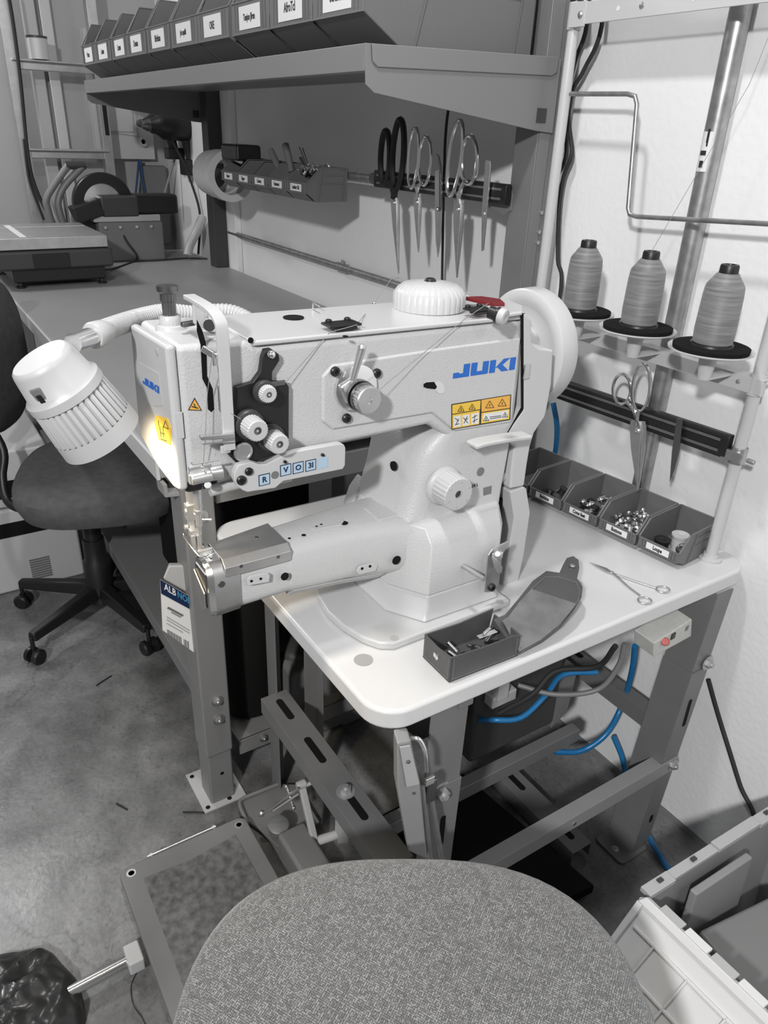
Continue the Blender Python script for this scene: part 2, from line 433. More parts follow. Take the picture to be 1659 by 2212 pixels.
# legs: angle section, splayed a little
def leg(y0b, y0t, x, sy, name='leg', back=False, wide=0.055):
    """channel leg with a wide face along X and a flange facing the front"""
    wd, dp, t = wide, 0.075, 0.004
    sx = 1 if not back else -1
    mb = MB()
    def sec(y, z):
        a = x; c = x - sx*dp
        y1 = y + sy*wd
        return [V((a, y, z)), V((a, y1, z)), V((a-sx*t, y1, z)), V((a-sx*t, y+sy*t, z)), V((c, y+sy*t, z)), V((c, y, z))]
    mb.loft([sec(y0b, 0.006), sec(y0t, ZT-0.04)])
    # upper sleeve
    yb = y0b + (y0t-y0b)*0.72
    o = mb.build(name, M['frame'], tbl, bevel=0.001, seg=1)
    s = MB()
    def sec2(y, z):
        a = x + sx*0.003; c = x - sx*dp
        return [V((a, y-sy*0.003, z)), V((a, y+sy*(wd+0.001), z)), V((x, y+sy*(wd+0.001), z)), V((x, y, z)), V((c, y, z)), V((c, y-sy*0.003, z))]
    s.loft([sec2(y0b, 0.03), sec2(yb, 0.56)])
    s.build('leg_sleeve', M['frame'], o, bevel=0.0008, seg=1)
    f = MB(); f.prism(rrect(min(x-sx*dp, x)-0.006, max(x-sx*dp, x)+0.01, min(y0b-sy*0.045, y0b+sy*wd), max(y0b-sy*0.045, y0b+sy*wd), 0.012, 0), (0,0,0.007))
    f.build('foot_plate', M['frame'], o, bevel=0.001, seg=1)
    k = MB(); bolt(k, (x-sx*0.03, y0b-sy*0.025, 0.007), (0,0,1), 0.006); k.build('floor_bolt', M['steel'], o)
    # slot and hole marks in the front flange, their shade set in black colour
    q = MB()
    for (z0, z1) in ((0.40, 0.48), (0.10, 0.125), (0.55, 0.56)):
        if z0 > 0.5: continue
        yy = y0b + (y0t-y0b)*((z0+z1)/2/0.76) + sy*0.03
        q.prism([V((x+sx*0.0035, yy+0.006*math.cos(a)*1, (z0+z1)/2 + ((z1-z0)/2-0.006)*(1 if math.sin(a) > 0 else -1) + 0.006*math.sin(a))) for a in [2*PI*i/16 for i in range(16)]], (sx*0.0005, 0, 0))
    q.each('leg_slot', M['blackm'], o)
    return o
legR = leg(1.262, 1.325, -0.718, 1)
legL = leg(0.672, 0.685, -0.745, -1, wide=0.080)
legRb = leg(1.30, 1.30, -1.395, 1, back=True)
# thin rear left leg seen edge on
mb = MB(); mb.box(-1.39, -1.386, 0.588, 0.622, 0.0, ZT-0.04); mb.box(-1.39, -1.34, 0.588, 0.592, 0.0, ZT-0.04)
mb.build('leg', M['frame'], tbl, bevel=0.001, seg=1)
mb = MB(); mb.box(-1.33, -1.326, 0.66, 0.70, 0.0, ZT-0.04); mb.box(-1.33, -1.30, 0.696, 0.70, 0.0, ZT-0.04)
mb.build('leg_brace', M['frame'], tbl, bevel=0.001, seg=1)
# side rails (channel) with slots
def slot_rail(x0, x1, y0, y1, zt, h, name, slots, mt='frame', bolts=()):
    mb = MB(); mb.prism([(x0, y0, zt-h), (x0, y0, zt), (x0, y1, zt), (x0, y1, zt-h), (x0, y1-0.003, zt-h), (x0, y1-0.003, zt-0.003), (x0, y0+0.003, zt-0.003), (x0, y0+0.003, zt-h)], (x1-x0, 0, 0))
    o = mb.build(name, M[mt], tbl, bevel=0.0012, seg=1)
    q = MB(); ym = (y0+y1)/2
    for a, b_ in slots:
        r = 0.0085
        pts = [V((b_-r + r*math.cos(t), ym + r*math.sin(t), zt+0.0002)) for t in [-PI/2+PI*i/8 for i in range(9)]] + [V((a+r + r*math.cos(t), ym + r*math.sin(t), zt+0.0002)) for t in [PI/2+PI*i/8 for i in range(9)]]
        q.prism(pts, (0, 0, 0.0004))
    q.each('rail_slot', M['blackm'], o)  # black plates colour in the shade of open slots on the rail
    for bx in bolts:
        k = MB(); bolt(k, (bx, ym, zt), (0,0,1), 0.013); k.build('rail_bolt', M['zinc'], o)
    return o
slot_rail(-1.345, -0.78, 0.548, 0.618, 0.35, 0.045, 'side_rail', [(-1.32, -1.24), (-1.17, -1.08), (-0.99, -0.90)], bolts=(-0.985,))
slot_rail(-1.40, -0.80, 1.335, 1.375, 0.36, 0.05, 'side_rail', [(-1.30, -1.23), (-1.12, -1.05)])
slot_rail(-1.15, -0.77, 1.10, 1.165, 0.055, 0.045, 'floor_rail', [(-1.07, -0.98), (-0.87, -0.80)])
# front cross bar
mb = MB(); mb.prism([(-0.712, 0.60, 0.262), (-0.712, 0.60, 0.302), (-0.745, 0.60, 0.302), (-0.745, 0.60, 0.299), (-0.715, 0.60, 0.299), (-0.715, 0.60, 0.262)], (0, 0.74, 0))
cb = mb.build('cross_bar', M['midl'], tbl, bevel=0.001, seg=1)
k = MB(); bolt(k, (-0.712, 1.325, 0.283), (1, 0, 0), 0.010); k.cyl((-0.7118, 1.0, 0.278), (-0.711, 1.0, 0.278), 0.005); k.build('bar_bolt', M['steel'], cb)
k = MB(); bolt(k, (-0.714, 1.352, 0.575), (1, 0, 0), 0.011); k.build('bolt', M['zinc'], tbl)
k = MB(); bolt(k, (-0.745, 0.640, 0.545), (1, 0, 0), 0.0135); k.build('bolt', M['zinc'], tbl)
# rear cross bar under the motor
MB().box(-0.955, -0.925, 0.62, 1.24, 0.222, 0.262).build('rear_bar', M['frame'], tbl, bevel=0.002)
MB().box(-1.40, -0.74, 0.66, 0.69, ZT-0.07, ZT-0.04).build('top_rail', M['frame'], tbl, bevel=0.002)

# knee-lift column hanging at the front left leg
kl = thing('knee_lifter', tuple(px(880, 1600, 0, -0.70)), 'narrow light grey metal cover with chrome rods hanging under the near table corner', 'machine lever')
def pf(l, x=-0.70): return [px(u, v, 0, x) for u, v in l]
MB().prism(pf([(858, 1605), (888, 1600), (908, 1690), (924, 1860), (882, 1840), (858, 1700)]), (-0.03, 0.012, 0)).build('cover', M['midl'], kl, bevel=0.004)
MB().prism(pf([(862, 1612), (885, 1608), (905, 1692), (877, 1698)], -0.699), (0.003, 0, 0)).build('top_plate', M['lgrey'], kl, bevel=0.001)
k = MB(); screw(k, px(881, 1645, 0, -0.6955), (1,0,0), 0.003); screw(k, px(893, 1713, 0, -0.699), (1,0,0), 0.002); k.each('screw', M['dsteel'], kl)
k = MB(); k.tube(smoothpath([px(888, 1594, 0, -0.72), px(905, 1598, 0, -0.71), px(918, 1625, 0, -0.70), px(922, 1665, 0, -0.70)]), 0.0045); k.build('bent_rod', M['chrome'], kl)
k = MB(); k.tube([px(912, 1700, 0, -0.71), px(930, 1860, 0, -0.71)], 0.005); k.build('rod', M['steel'], kl)
k = MB(); k.tube([px(931, 1725, 0, -0.715), px(955, 1860, 0, -0.715)], 0.0055); k.build('rod', M['steel'], kl)
k = MB(); k.obox(px(929, 1706, 0, -0.71), (0.012, 0.02, 0.05)); k.build('rod_block', M['dsteel'], kl, bevel=0.002)
k = MB(); k.obox(px(928, 1686, 0, -0.705), (0.006, 0.018, 0.016)); k.build('clip', M['chrome'], kl, bevel=0.001)

# motor / control gear under the table
mo = thing('drive_motor', (-1.15, 0.98, 0.5), 'dark motor and control box slung beneath the sewing table', 'motor')
MB().box(-1.20, -0.955, 0.90, 1.17, 0.29, 0.50).build('control_box', M['dark_grey'], mo, bevel=0.01)
MB().lathe((-1.08, 0.88, 0.42), (0, -1, 0), [(-0.03, 0.085), (0.07, 0.085), (0.09, 0.06), (0.10, 0.03)], 32).build('motor_body', M['blackm'], mo)
MB().prism([(-0.96, 1.17, 0.27), (-0.96, 1.22, 0.30), (-0.96, 1.23, 0.44), (-0.96, 1.17, 0.44)], (-0.10, 0, 0)).build('bracket', M['frame'], mo, bevel=0.002)
k = MB(); k.box(-0.96, -0.92, 0.93, 0.96, 0.49, 0.56); k.box(-0.955, -0.925, 0.92, 0.99, 0.47, 0.50); k.build('connector', M['lgrey'], mo, bevel=0.003)
bx = thing('floor_box', (-1.35, 0.8, 0), 'dim grey box with a round bulge on the floor under the sewing table', 'box')
MB().box(-1.75, -1.48, 0.70, 0.98, 0.0, 0.26).build('body', M['mid_grey'], bx, bevel=0.02)
MB().ball((-1.61, 0.80, 0.26), 0.10, 24, sc=(1, 1, 0.35)).build('dome', M['dark_grey'], bx)

# on/off switch box
sw = thing('power_switch', tuple(px(1440, 1370, 0, -0.75)), 'cream push-button switch box with a red button under the table edge', 'switch')
A, B, C_, D = [px(u, v, 0, -0.735) for u, v in ((1413, 1390), (1496, 1337), (1494, 1375), (1412, 1420))]
cxm = (A+B+C_+D)/4
MB().prism([A, B, C_, D], (-0.05, -0.005, 0.006)).build('switch_body', M['cream'], sw, bevel=0.003)
k = MB(); k.cyl(px(1437, 1386, 0, -0.7345), px(1437, 1386, 0, -0.729), 0.0095, 0.0085, 8); k.build('red_button', M['redb'], sw, bevel=0.001)
k = MB(); k.obox(px(1454, 1374, 0, -0.734), (0.004, 0.012, 0.014), (V((1,0,0)), (B-A), V((0,0,1)))); k.build('black_button', M['dark_grey'], sw, bevel=0.001)
k = MB(); k.obox(px(1484, 1357, 0, -0.7345), (0.0006, 0.010, 0.012), (V((1,0,0)), (B-A), V((0,0,1)))); k.build('rating_label', M['mid_grey'], sw)

# hoses and cables below the table
def cable(name, pts, r, m_, label, cat='cable', n=6, group=None):
    o = MB().tube(smoothpath(pts, n), r, 10).build(name, m_, origin=tuple(V(pts[0])))
    return tag(o, label, cat, group)
cable('air_hose', [px(1372, 1395, 1, 1.30), px(1365, 1450, 1, 1.33), px(1345, 1520, 1, 1.36), px(1310, 1585, 1, 1.30), px(1255, 1622, 1, 1.24), px(1198, 1624, 1, 1.17)], 0.0075, M['hose'], 'bright blue air hose looping down in front of the wall beneath the switch box', 'hose')
cable('air_hose', [px(1325, 1590, 1, 1.415), px(1345, 1640, 1, 1.42), px(1356, 1700, 1, 1.42), px(1372, 1745, 1, 1.38), px(1398, 1800, 2, 0.02), px(1422, 1842, 2, 0.012), px(1470, 1895, 2, 0.012), (-0.45, 1.42, 0.012)], 0.0075, M['hose'], 'bright blue air hose running down past the right leg onto the concrete floor', 'hose')
cable('air_hose', [px(1005, 1553, 1, 0.92), px(1060, 1555, 1, 0.92), px(1125, 1550, 1, 0.98), px(1180, 1500, 1, 1.05), px(1215, 1458, 1, 1.12), px(1290, 1452, 1, 1.2)], 0.0065, M['hose'], 'dark blue hose tangled below the middle of the sewing table', 'hose')
cable('power_cable', [px(1080, 1540, 1, 0.95), px(1150, 1500, 1, 1.0), px(1200, 1450, 1, 1.05), px(1290, 1440, 1, 1.1), px(1330, 1395, 1, 1.1)], 0.006, M['rubber'], 'black cable curving up to the underside of the table top', 'cable')
cable('power_cable', [px(1120, 1480, 1, 1.0), px(1200, 1500, 1, 1.05), px(1290, 1490, 1, 1.12), px(1335, 1440, 1, 1.15), px(1350, 1390, 1, 1.15)], 0.006, M['mid_grey'], 'grey cable curving beneath the table in front of the wall', 'cable')
cable('power_cable', [px(1530, 1468, 1, 1.43), px(1550, 1540, 1, 1.44), px(1578, 1630, 1, 1.44), px(1600, 1700, 1, 1.44), px(1628, 1775, 1, 1.44), (-0.60, 1.44, 0.06)], 0.0055, M['rubber'], 'black cable hanging diagonally down the white wall to the right of the table', 'cable')

# ================================================================= SEWING MACHINE
XF = -0.93
sm = thing('sewing_machine', (-1.01, 0.72, ZT), 'large white cylinder-arm industrial sewing machine on the white table', 'sewing machine')
W_ = M['white']
# base
bp_ = [(-0.862, 0.868), (-0.858, 0.60), (-0.872, 0.578), (-0.90, 0.562), (-0.95, 0.549), (-1.0, 0.546), (-1.06, 0.556), (-1.12, 0.585), (-1.16, 0.63), (-1.17, 0.70), (-1.17, 0.868)]
base = MB().prism([(x, y, ZT) for x, y in bp_], (0, 0, 0.016)).build('base_plate', M['whites'], sm, bevel=0.005, seg=3)
k = MB()
for u, v in ((852, 1378), (1079, 1300)): k.lathe(px(u, v, 2, ZT+0.0165), (0,0,1), [(0, 0.0075), (0.0004, 0.0075), (0.0004, 0.0001)], 20)
k.each('base_bolt_hole', M['lgrey'], base)
def octo(y0, y1, xf, xb, cf, cb_, z):
    return [V((xf, y1-0.012, z)), V((xf, y0+cf*0.6, z)), V((xf-cf, y0, z)), V((xb+cb_, y0, z)), V((xb, y0+cb_, z)), V((xb, y1-0.012, z)), V((xb+0.012, y1, z)), V((xf-0.012, y1, z))]
col = MB().loft([octo(0.637, 0.862, -0.878, -1.135, 0.07, 0.05, ZT+0.016), octo(0.645, 0.858, -0.885, -1.13, 0.07, 0.05, ZT+0.03), octo(0.648, 0.857, -0.888, -1.13, 0.07, 0.05, 0.866)]).build('pedestal', M['whites'], sm, bevel=0.005, seg=3)
pb = MB().loft([octo(0.646, 0.858, -0.886, -1.13, 0.07, 0.05, 0.8675), octo(0.646, 0.858, -0.886, -1.13, 0.07, 0.05, 0.968), octo(0.654, 0.862, -0.905, -1.12, 0.055, 0.045, 0.996), octo(0.66, 0.866, -0.915, -1.115, 0.05, 0.045, 1.0)]).build('lower_column', W_, sm, bevel=0.006, seg=3)
# upper column
XFC = XF+0.0008
def csec(y0, y1, z, rf=0.03):
    out = []
    for (cx, cy, a0, r) in ((XFC, y1, 0, 0.006), (-1.10, y1, PI/2, 0.006), (-1.10, y0, PI, 0.012), (XFC, y0, 3*PI/2, rf)):
        sx = -1 if cx == XFC else 1; sy = -1 if cy == y1 else 1
        c = V((cx+sx*r, cy+sy*r, z)); out += [c + V((math.cos(a0+PI/2*i/6), math.sin(a0+PI/2*i/6), 0))*r for i in range(7)]
    return out
MB().loft([csec(0.655, 0.875, 0.99, 0.035), csec(0.668, 0.876, 1.02, 0.04), csec(0.68, 0.88, 1.06, 0.045), csec(0.69, 0.884, 1.11, 0.045), csec(0.712, 0.888, 1.14, 0.03), csec(0.732, 0.888, 1.154, 0.02)]).build('upper_column', W_, sm)
MB().prism([(-1.085, 0.668, 0.965), (-1.085, 0.642, 0.965), (-1.085, 0.655, 1.0), (-1.085, 0.674, 1.022)], (-0.03, 0, 0)).build('column_rib', W_, sm, bevel=0.003)
# arm
armp = [(0.2895, 1.152), (0.345, 1.150), (0.40, 1.160), (0.44, 1.171), (0.70, 1.175), (0.745, 1.142), (0.888, 1.133), (0.888, 1.330), (0.40, 1.337), (0.385, 1.348), (0.2895, 1.350)]
arm = MB().prism([(XF, y, z) for y, z in armp], (-0.165, 0, 0)).build('arm', W_, sm, bevel=0.012, seg=4, ang=28)
# raised front panel
pan = [(0.497, 1.215), (0.497, 1.285), (0.515, 1.300), (0.70, 1.303), (0.876, 1.303), (0.878, 1.150), (0.75, 1.156), (0.70, 1.196), (0.515, 1.199)]
MB().prism([(XF-0.02, y, z) for y, z in pan], (0.0245, 0, 0)).build('front_panel', W_, sm, bevel=0.0045, seg=3)
# top plate
tp = MB().prism([(XF+0.002, 0.392, 1.3385), (XF+0.002, 0.884, 1.3315), (-1.095, 0.884, 1.3315), (-1.095, 0.392, 1.3385)], (0, 0, 0.0075)).build('top_plate', M['whites'], sm, bevel=0.003, seg=3)
k = MB(); h0 = px(634, 686, 2, 1.3455); k.lathe(h0, (0,0,1), [(0, 0.016), (0.001, 0.016), (0.001, 0.0001)], 28)
k.cyl(px(541, 735, 0, XF+0.003)+V((0,0,0)), px(541, 735, 0, XF+0.003)+V((0.0015,0,0)), 0.004)
k.lathe(px(746, 727, 2, 1.343), (0,0,1), [(0, 0.004), (0.001, 0.004), (0.001, 0.0001)], 12)
k.each('plate_hole', M['blackm'], tp)
# face cover at the needle end
YL = 0.2755
fc = MB().prism([(-0.931, 0.2893, 1.148), (-0.931, 0.2893, 1.352), (-1.094, 0.2893, 1.345), (-1.113, 0.2893, 1.19), (-1.105, 0.2893, 1.168), (-1.03, 0.2893, 1.147), (-0.96, 0.2893, 1.142)], (0, YL-0.2893, 0)).build('face_cover', M['whites'], sm, bevel=0.006, seg=4)
MB().prism([(-0.932, 0.2895, 1.225), (-0.932, 0.2895, 1.262), (-0.932, 0.279, 1.262), (-0.932, 0.279, 1.225)], (0.0012, 0, 0)).build('cover_latch', M['whites'], fc, bevel=0.0005)
def letters(word, o, X, Y, h, m_, name, parent, sl=0.0, thick=0.0004, wf=1.0):
    """wide heavy capitals built from polygons; h = cap height"""
    X, Y = V(X).normalized(), V(Y).normalized(); Z = X.cross(Y)
    G = {'J': [[(0,0),(0.9,0),(0.9,1),(0.55,1),(0.55,.32),(0.32,.32),(0.32,.42),(0,.42)]],
         'U': [[(0,0.05),(0.05,0),(0.95,0),(1.0,0.05),(1.0,1),(0.66,1),(0.66,.30),(0.34,.30),(0.34,1),(0,1)]],
         'K': [[(0,0),(0.34,0),(0.34,1),(0,1)], [(0.34,.36),(0.80,1),(1.18,1),(0.76,.53),(1.16,0),(0.74,0),(0.48,.36),(0.34,.36)]],
         'I': [[(0,0),(0.34,0),(0.34,1),(0,1)]]}
    Wd = {'J': 0.98, 'U': 1.08, 'K': 1.2, 'I': 0.36}
    mb = MB(); x = 0
    for ch in word:
        for poly in G[ch]:
            mb.prism([V(o) + X*((x+a)*wf*h + sl*b_*h) + Y*(b_*h) for a, b_ in poly], Z*thick)
        x += Wd[ch]
    return mb.build(name, m_, parent, smooth=False)
a, b2 = px(978, 818, 0, -0.9254), px(1112, 798, 0, -0.9254)
hJ = (px(1112, 771, 0, -0.9254)-b2).length*0.97
letters('JUKI', a, (0, 1, (b2-a).z/(b2-a).y), (0, 0, 1), hJ, M['blue'], 'maker_lettering', sm, sl=0.03, wf=(b2-a).length/(3.62*hJ))
# badge on the face cover
def pl(u, v): return px(u, v, 1, YL)
bd = MB().prism([pl(300, 782), pl(344, 806), pl(354, 876), pl(331, 878), pl(308, 852)], (0, -0.0008, 0)).build('badge', M['whites'], fc, bevel=0.0006)
a, b2 = px(309, 828, 1, YL-0.0012), px(344, 851, 1, YL-0.0012)
hj = (px(309, 828, 1, YL)-px(308, 813, 1, YL)).length
letters('JUKI', a, (b2-a), (px(308, 813, 1, YL-0.0012)-a), hj, M['blue'], 'badge_lettering', fc, wf=(b2-a).length/(3.62*hj))
ys = MB().prism([pl(336, 897), pl(362, 903), pl(371, 925), pl(369, 962), pl(343, 950), pl(335, 915)], (0, -0.0006, 0)).build('warning_sticker', M['yellow'], fc)
k = MB()
for (u0, v0, u1, v1, th) in ((342, 908, 343, 920, 0.002), (345, 921, 348, 946, 0.0022), (348, 935, 356, 938, 0.0015), (352, 921, 354, 948, 0.0015), (347, 948, 360, 953, 0.0016), (357, 909, 353, 922, 0.0009), (357, 909, 364, 927, 0.0009), (353, 922, 364, 927, 0.0009)):
    k.bar(px(u0, v0, 1, YL-0.0009), px(u1, v1, 1, YL-0.0009), th, 0.0004, up=(0, 1, 0))
k.each('sticker_pictogram', M['ink'], ys)
k = MB(); k.cyl(pl(339, 761), pl(339, 761)+V((0,-0.0006,0)), 0.0052, None, 20); k.build('cover_screw_recess', M['lgrey'], fc)
# thread slot
sl = [(425, 690), (437, 714), (445, 742), (447, 812), (459, 840), (462, 884), (456, 890), (449, 884), (447, 838), (437, 818), (433, 745), (425, 715)]
MB().prism([px(u, v, 0, XF+0.0002) for u, v in sl], (0.0006, 0, 0)).build('lever_slot', M['blackm'], sm)
k = MB(); k.bar(px(437, 752, 0, XF+0.004), px(468, 772, 0, XF+0.02), 0.004, 0.009); k.obox(px(466, 775, 0, XF+0.018), (0.004, 0.008, 0.018)); k.build('take_up_lever', M['chrome'], sm, bevel=0.001)
# warning triangle
a, b_, c = px(420, 859, 0, XF+0.0004), px(406, 886, 0, XF+0.0004), px(436, 887, 0, XF+0.0004)
tr = MB().prism([a, b_, c], (0.0005, 0, 0)).build('warning_triangle', M['ink'], sm)
g = (a+b_+c)/3; MB().prism([g+(p-g)*0.8+V((0.0006,0,0)) for p in (a, b_, c)], (0.0003, 0, 0)).build('triangle_fill', M['orange'], tr)
k = MB(); k.bar(px(414, 878, 0, XF+0.0016), px(428, 882, 0, XF+0.0016), 0.0014, 0.0003, up=(1,0,0)); k.bar(px(419, 872, 0, XF+0.0016), px(422, 880, 0, XF+0.0016), 0.0012, 0.0003, up=(1,0,0)); k.build('triangle_pictogram', M['ink'], tr)
# yellow warning label
yl = MB().prism([px(u, v, 0, -0.9253) for u, v in ((975, 873), (1104, 852), (1102, 907), (975, 928))], (0.0004, 0, 0)).build('warning_label', M['ink'], sm)
def quad(l, x=-0.9247): return [px(u, v, 0, x) for u, v in l]
MB().prism(quad([(977, 875), (1038, 865), (1037, 884), (977, 894)]), (0.0003,0,0)).build('label_panel', M['yellow'], yl)
MB().prism(quad([(977, 896), (1036, 886), (1035, 916), (977, 926)]), (0.0003,0,0)).build('label_panel', M['yellow'], yl)
MB().prism(quad([(1040, 864), (1102, 854), (1101, 881), (1040, 890)]), (0.0003,0,0)).build('label_panel', M['orange'], yl)
MB().prism(quad([(1040, 892), (1101, 883), (1100, 905), (1039, 915)]), (0.0003,0,0)).build('label_panel', M['yellow'], yl)
k = MB()
for q in ([(980, 900), (995, 897), (995, 921), (980, 923)], [(999, 897), (1014, 895), (1014, 918), (999, 920)], [(1018, 894), (1034, 891), (1034, 914), (1018, 917)], [(1044, 894), (1098, 886), (1097, 903), (1043, 911)]):
    k.prism(quad(q, -0.9244), (0.0002, 0, 0))
k.each('label_field', M['label'], yl)
k = MB()
def ln(u0, v0, u1, v1, t=0.0009): k.bar(px(u0, v0, 0, -0.9240), px(u1, v1, 0, -0.9240), t, 0.0003, up=(1,0,0))
for (cx, cy, s) in ((996, 884, 7), (1020, 880, 7), (1058, 875, 9), (1085, 871, 9), (1050, 905, 6), (1091, 897, 6)):
    ln(cx, cy-s, cx-s, cy+s*0.7); ln(cx, cy-s, cx+s, cy+s*0.6); ln(cx-s, cy+s*0.7, cx+s, cy+s*0.6); ln(cx, cy-2, cx, cy+3, 0.0014)
for (u0, v0, u1, v1) in ((983, 903, 991, 910), (991, 904, 985, 917), (983, 918, 992, 915), (1001, 902, 1011, 914), (1010, 899, 1002, 915), (1004, 906, 1011, 905), (1020, 903, 1031, 897), (1021, 911, 1032, 905), (1026, 896, 1024, 914), (1058, 901, 1083, 898), (1058, 905, 1083, 901)):
    ln(u0, v0, u1, v1, 0.0011)
k.build('label_pictogram', M['ink'], yl)
# reverse slot by the logo
k = MB(); k.prism([px(u, v, 0, -0.9253) for u, v in ((915, 829), (922, 825), (950, 824), (958, 832), (961, 843), (957, 850), (948, 850), (940, 842), (922, 840), (915, 836))], (0.0006, 0, 0)); hs = k.build('hook_slot', M['chrome'], sm)
k = MB(); k.prism([px(u, v, 0, -0.9246) for u, v in ((915, 829), (922, 826), (938, 825), (944, 836), (940, 841), (922, 839), (915, 836))], (0.0003, 0, 0)); k.build('slot_opening', M['blackm'], hs)

# presser dial on the front
dc = px(769, 838, 0, -0.9235)
dl = MB().lathe(dc, (1,0,0), [(0, 0.0355), (0.003, 0.0355), (0.0045, 0.033), (0.0045, 0.0001)], 40).build('dial_plate', M['chrome'], sm)
k = MB(); c1 = px(757, 843, 0, -0.915); k.obox(c1, (0.012, 0.03, 0.032), (V((1,0,0)), V((0, 0.9, 0.4)), V((0, -0.4, 0.9)))); k.build('dial_block', M['steel'], dl, bevel=0.004)
k = MB(); p0 = px(762, 822, 0, -0.90); p1 = px(782, 752, 0, -0.895); k.tube([p0, p0.lerp(p1, 0.5), p1], lambda t: 0.0042+0.0018*t, 10); k.ball(p1, 0.0062, 12); k.build('dial_lever', M['steel'], dl)
k = MB(); p2 = px(772, 851, 0, -0.92); k.lathe(p2, (1, 0, 0), [(0, 0.0235), (0.012, 0.0235), (0.012, 0.016), (0.016, 0.016), (0.016, 0.022), (0.022, 0.022)], 36); k.build('dial_collar', M['dsteel'], dl)
k = MB(); k.lathe(p2+V((0.022,0,0)), (1, 0, 0), [(0, 0.021), (0.012, 0.021), (0.0135, 0.0195), (0.0135, 0.0055), (0.012, 0.0055), (0.012, 0.0001)], 60, ribs=2, amp=0.0008); k.build('knurled_cap', M['steel'], dl)
k = MB()
for u, v in ((723, 802), (813, 806), (748, 903)): screw(k, px(u, v, 0, -0.9235), (1,0,0), 0.0075, 0.005)
k.each('dial_screw', M['black'], sm)

# tension assembly: black plate, white knobs, black arm
tpl = [(504, 832), (540, 822), (556, 800), (560, 770), (566, 752), (580, 750), (596, 762), (598, 775), (582, 800), (582, 820), (612, 822), (618, 832), (618, 958), (604, 972), (560, 985), (548, 994), (528, 1000), (506, 996), (490, 980), (480, 955), (500, 948), (502, 900)]
tn = MB().prism([px(u, v, 0, XF+0.001) for u, v in tpl], (0.010, 0, 0)).build('tension_plate', M['black'], sm, bevel=0.0015)
def tknob(u, v, r, L, mt='whitep', ring=True):
    c = px(u, v, 0, -0.89)
    o0 = V((-0.92, c.y, c.z))
    o0 = px(u-6, v-4, 0, -0.918)
    if ring: kk = MB(); kk.lathe(o0, (1,0,0), [(0, r*1.25), (0.004, r*1.3), (0.006, r*0.9), (0.008, r*1.3), (0.011, r*1.2), (0.012, r*0.6)], 32); kk.build('tension_disc', M['dark_grey'], tn)
    kk = MB(); kk.lathe(o0+V((0.012,0,0)), (1,0,0), [(0, r), (L, r*0.95), (L+0.0015, r*0.85), (L+0.0015, r*0.4), (L, r*0.35), (L, 0.0001)], 48, ribs=2, amp=0.0009)
    o = kk.build('tension_knob', M[mt], tn)
    kk = MB(); kk.lathe(o0+V((0.0105+L,0,0)), (1,0,0), [(0, r*0.34), (0.002, r*0.34), (0.002, r*0.14), (0.0005, 0.0001)], 16); kk.build('knob_stud', M['dsteel'], o)
tknob(574, 848, 0.0125, 0.008)
tknob(541, 918, 0.0165, 0.022)
tknob(588, 947, 0.0155, 0.022)
k = MB(); c = px(524, 975, 0, -0.917); k.lathe(c, (1,0,0), [(0, 0.014), (0.003, 0.014), (0.004, 0.011), (0.0025, 0.010), (0.0025, 0.0001)], 32); k.build('tension_cap', M['steel'], tn)
k = MB(); c = px(586, 766, 0, -0.915); k.ball(c, 0.006, 14); k.build('arm_button', M['chrome'], tn)
k = MB(); c = px(600, 828, 0, -0.917); k.obox(c, (0.004, 0.022, 0.007)); k.build('thread_clip', M['dsteel'], tn, bevel=0.001)
k = MB(); k.obox(px(480, 862, 0, -0.915), (0.01, 0.010, 0.038)); k.build('side_clip', M['steel'], tn, bevel=0.003)
k = MB(); a = px(432, 945, 0, -0.905); b_ = px(505, 938, 0, -0.905); k.bar(a, b_, 0.010, 0.006); k.bar(a+V((0,0,-0.008)), b_+V((0,0,-0.008)), 0.012, 0.002); k.build('thread_guide_block', M['chrome'], sm, bevel=0.002)
# guard bar (white bent arm)
def ribbon(pts, dirs, wd, th):
    mb = MB(); secs = []
    pts = [V(p) for p in pts]
    for i, p in enumerate(pts):
        t = (pts[min(i+1, len(pts)-1)] - pts[max(i-1, 0)]).normalized()
        X = V(dirs).normalized(); X = (X - t*t.dot(X)).normalized(); Y = t.cross(X)
        secs.append([p + X*wd/2 + Y*th/2, p - X*wd/2 + Y*th/2, p - X*wd/2 - Y*th/2, p + X*wd/2 - Y*th/2])
    return mb.loft(secs)
gb = ribbon(smoothpath([px(408, 640, 0, -1.00), px(432, 653, 0, -0.96), px(456, 669, 0, -0.93), px(473, 690, 0, -0.915), px(480, 720, 0, -0.91), px(487, 830, 0, -0.91), px(496, 972, 0, -0.91)], 5), (0, 1, 0), 0.0165, 0.006)
gb = gb.build('guard_bar', M['whites'], sm, bevel=0.0012)
MB().prism([px(417, 655, 0, -0.985), px(444, 668, 0, -0.985), px(446, 712, 0, -0.985), px(419, 700, 0, -0.985)], (-0.006, 0, 0)).build('guard_mount', M['whites'], sm, bevel=0.002)
k = MB(); k.cyl(px(452, 703, 0, -0.99), px(452, 703, 0, -0.97), 0.008); k.build('guard_screw', M['black'], sm)
k = MB(); k.obox(px(487, 970, 0, -0.912), (0.006, 0.014, 0.012)); k.build('guard_foot', M['whitep'], sm, bevel=0.002)
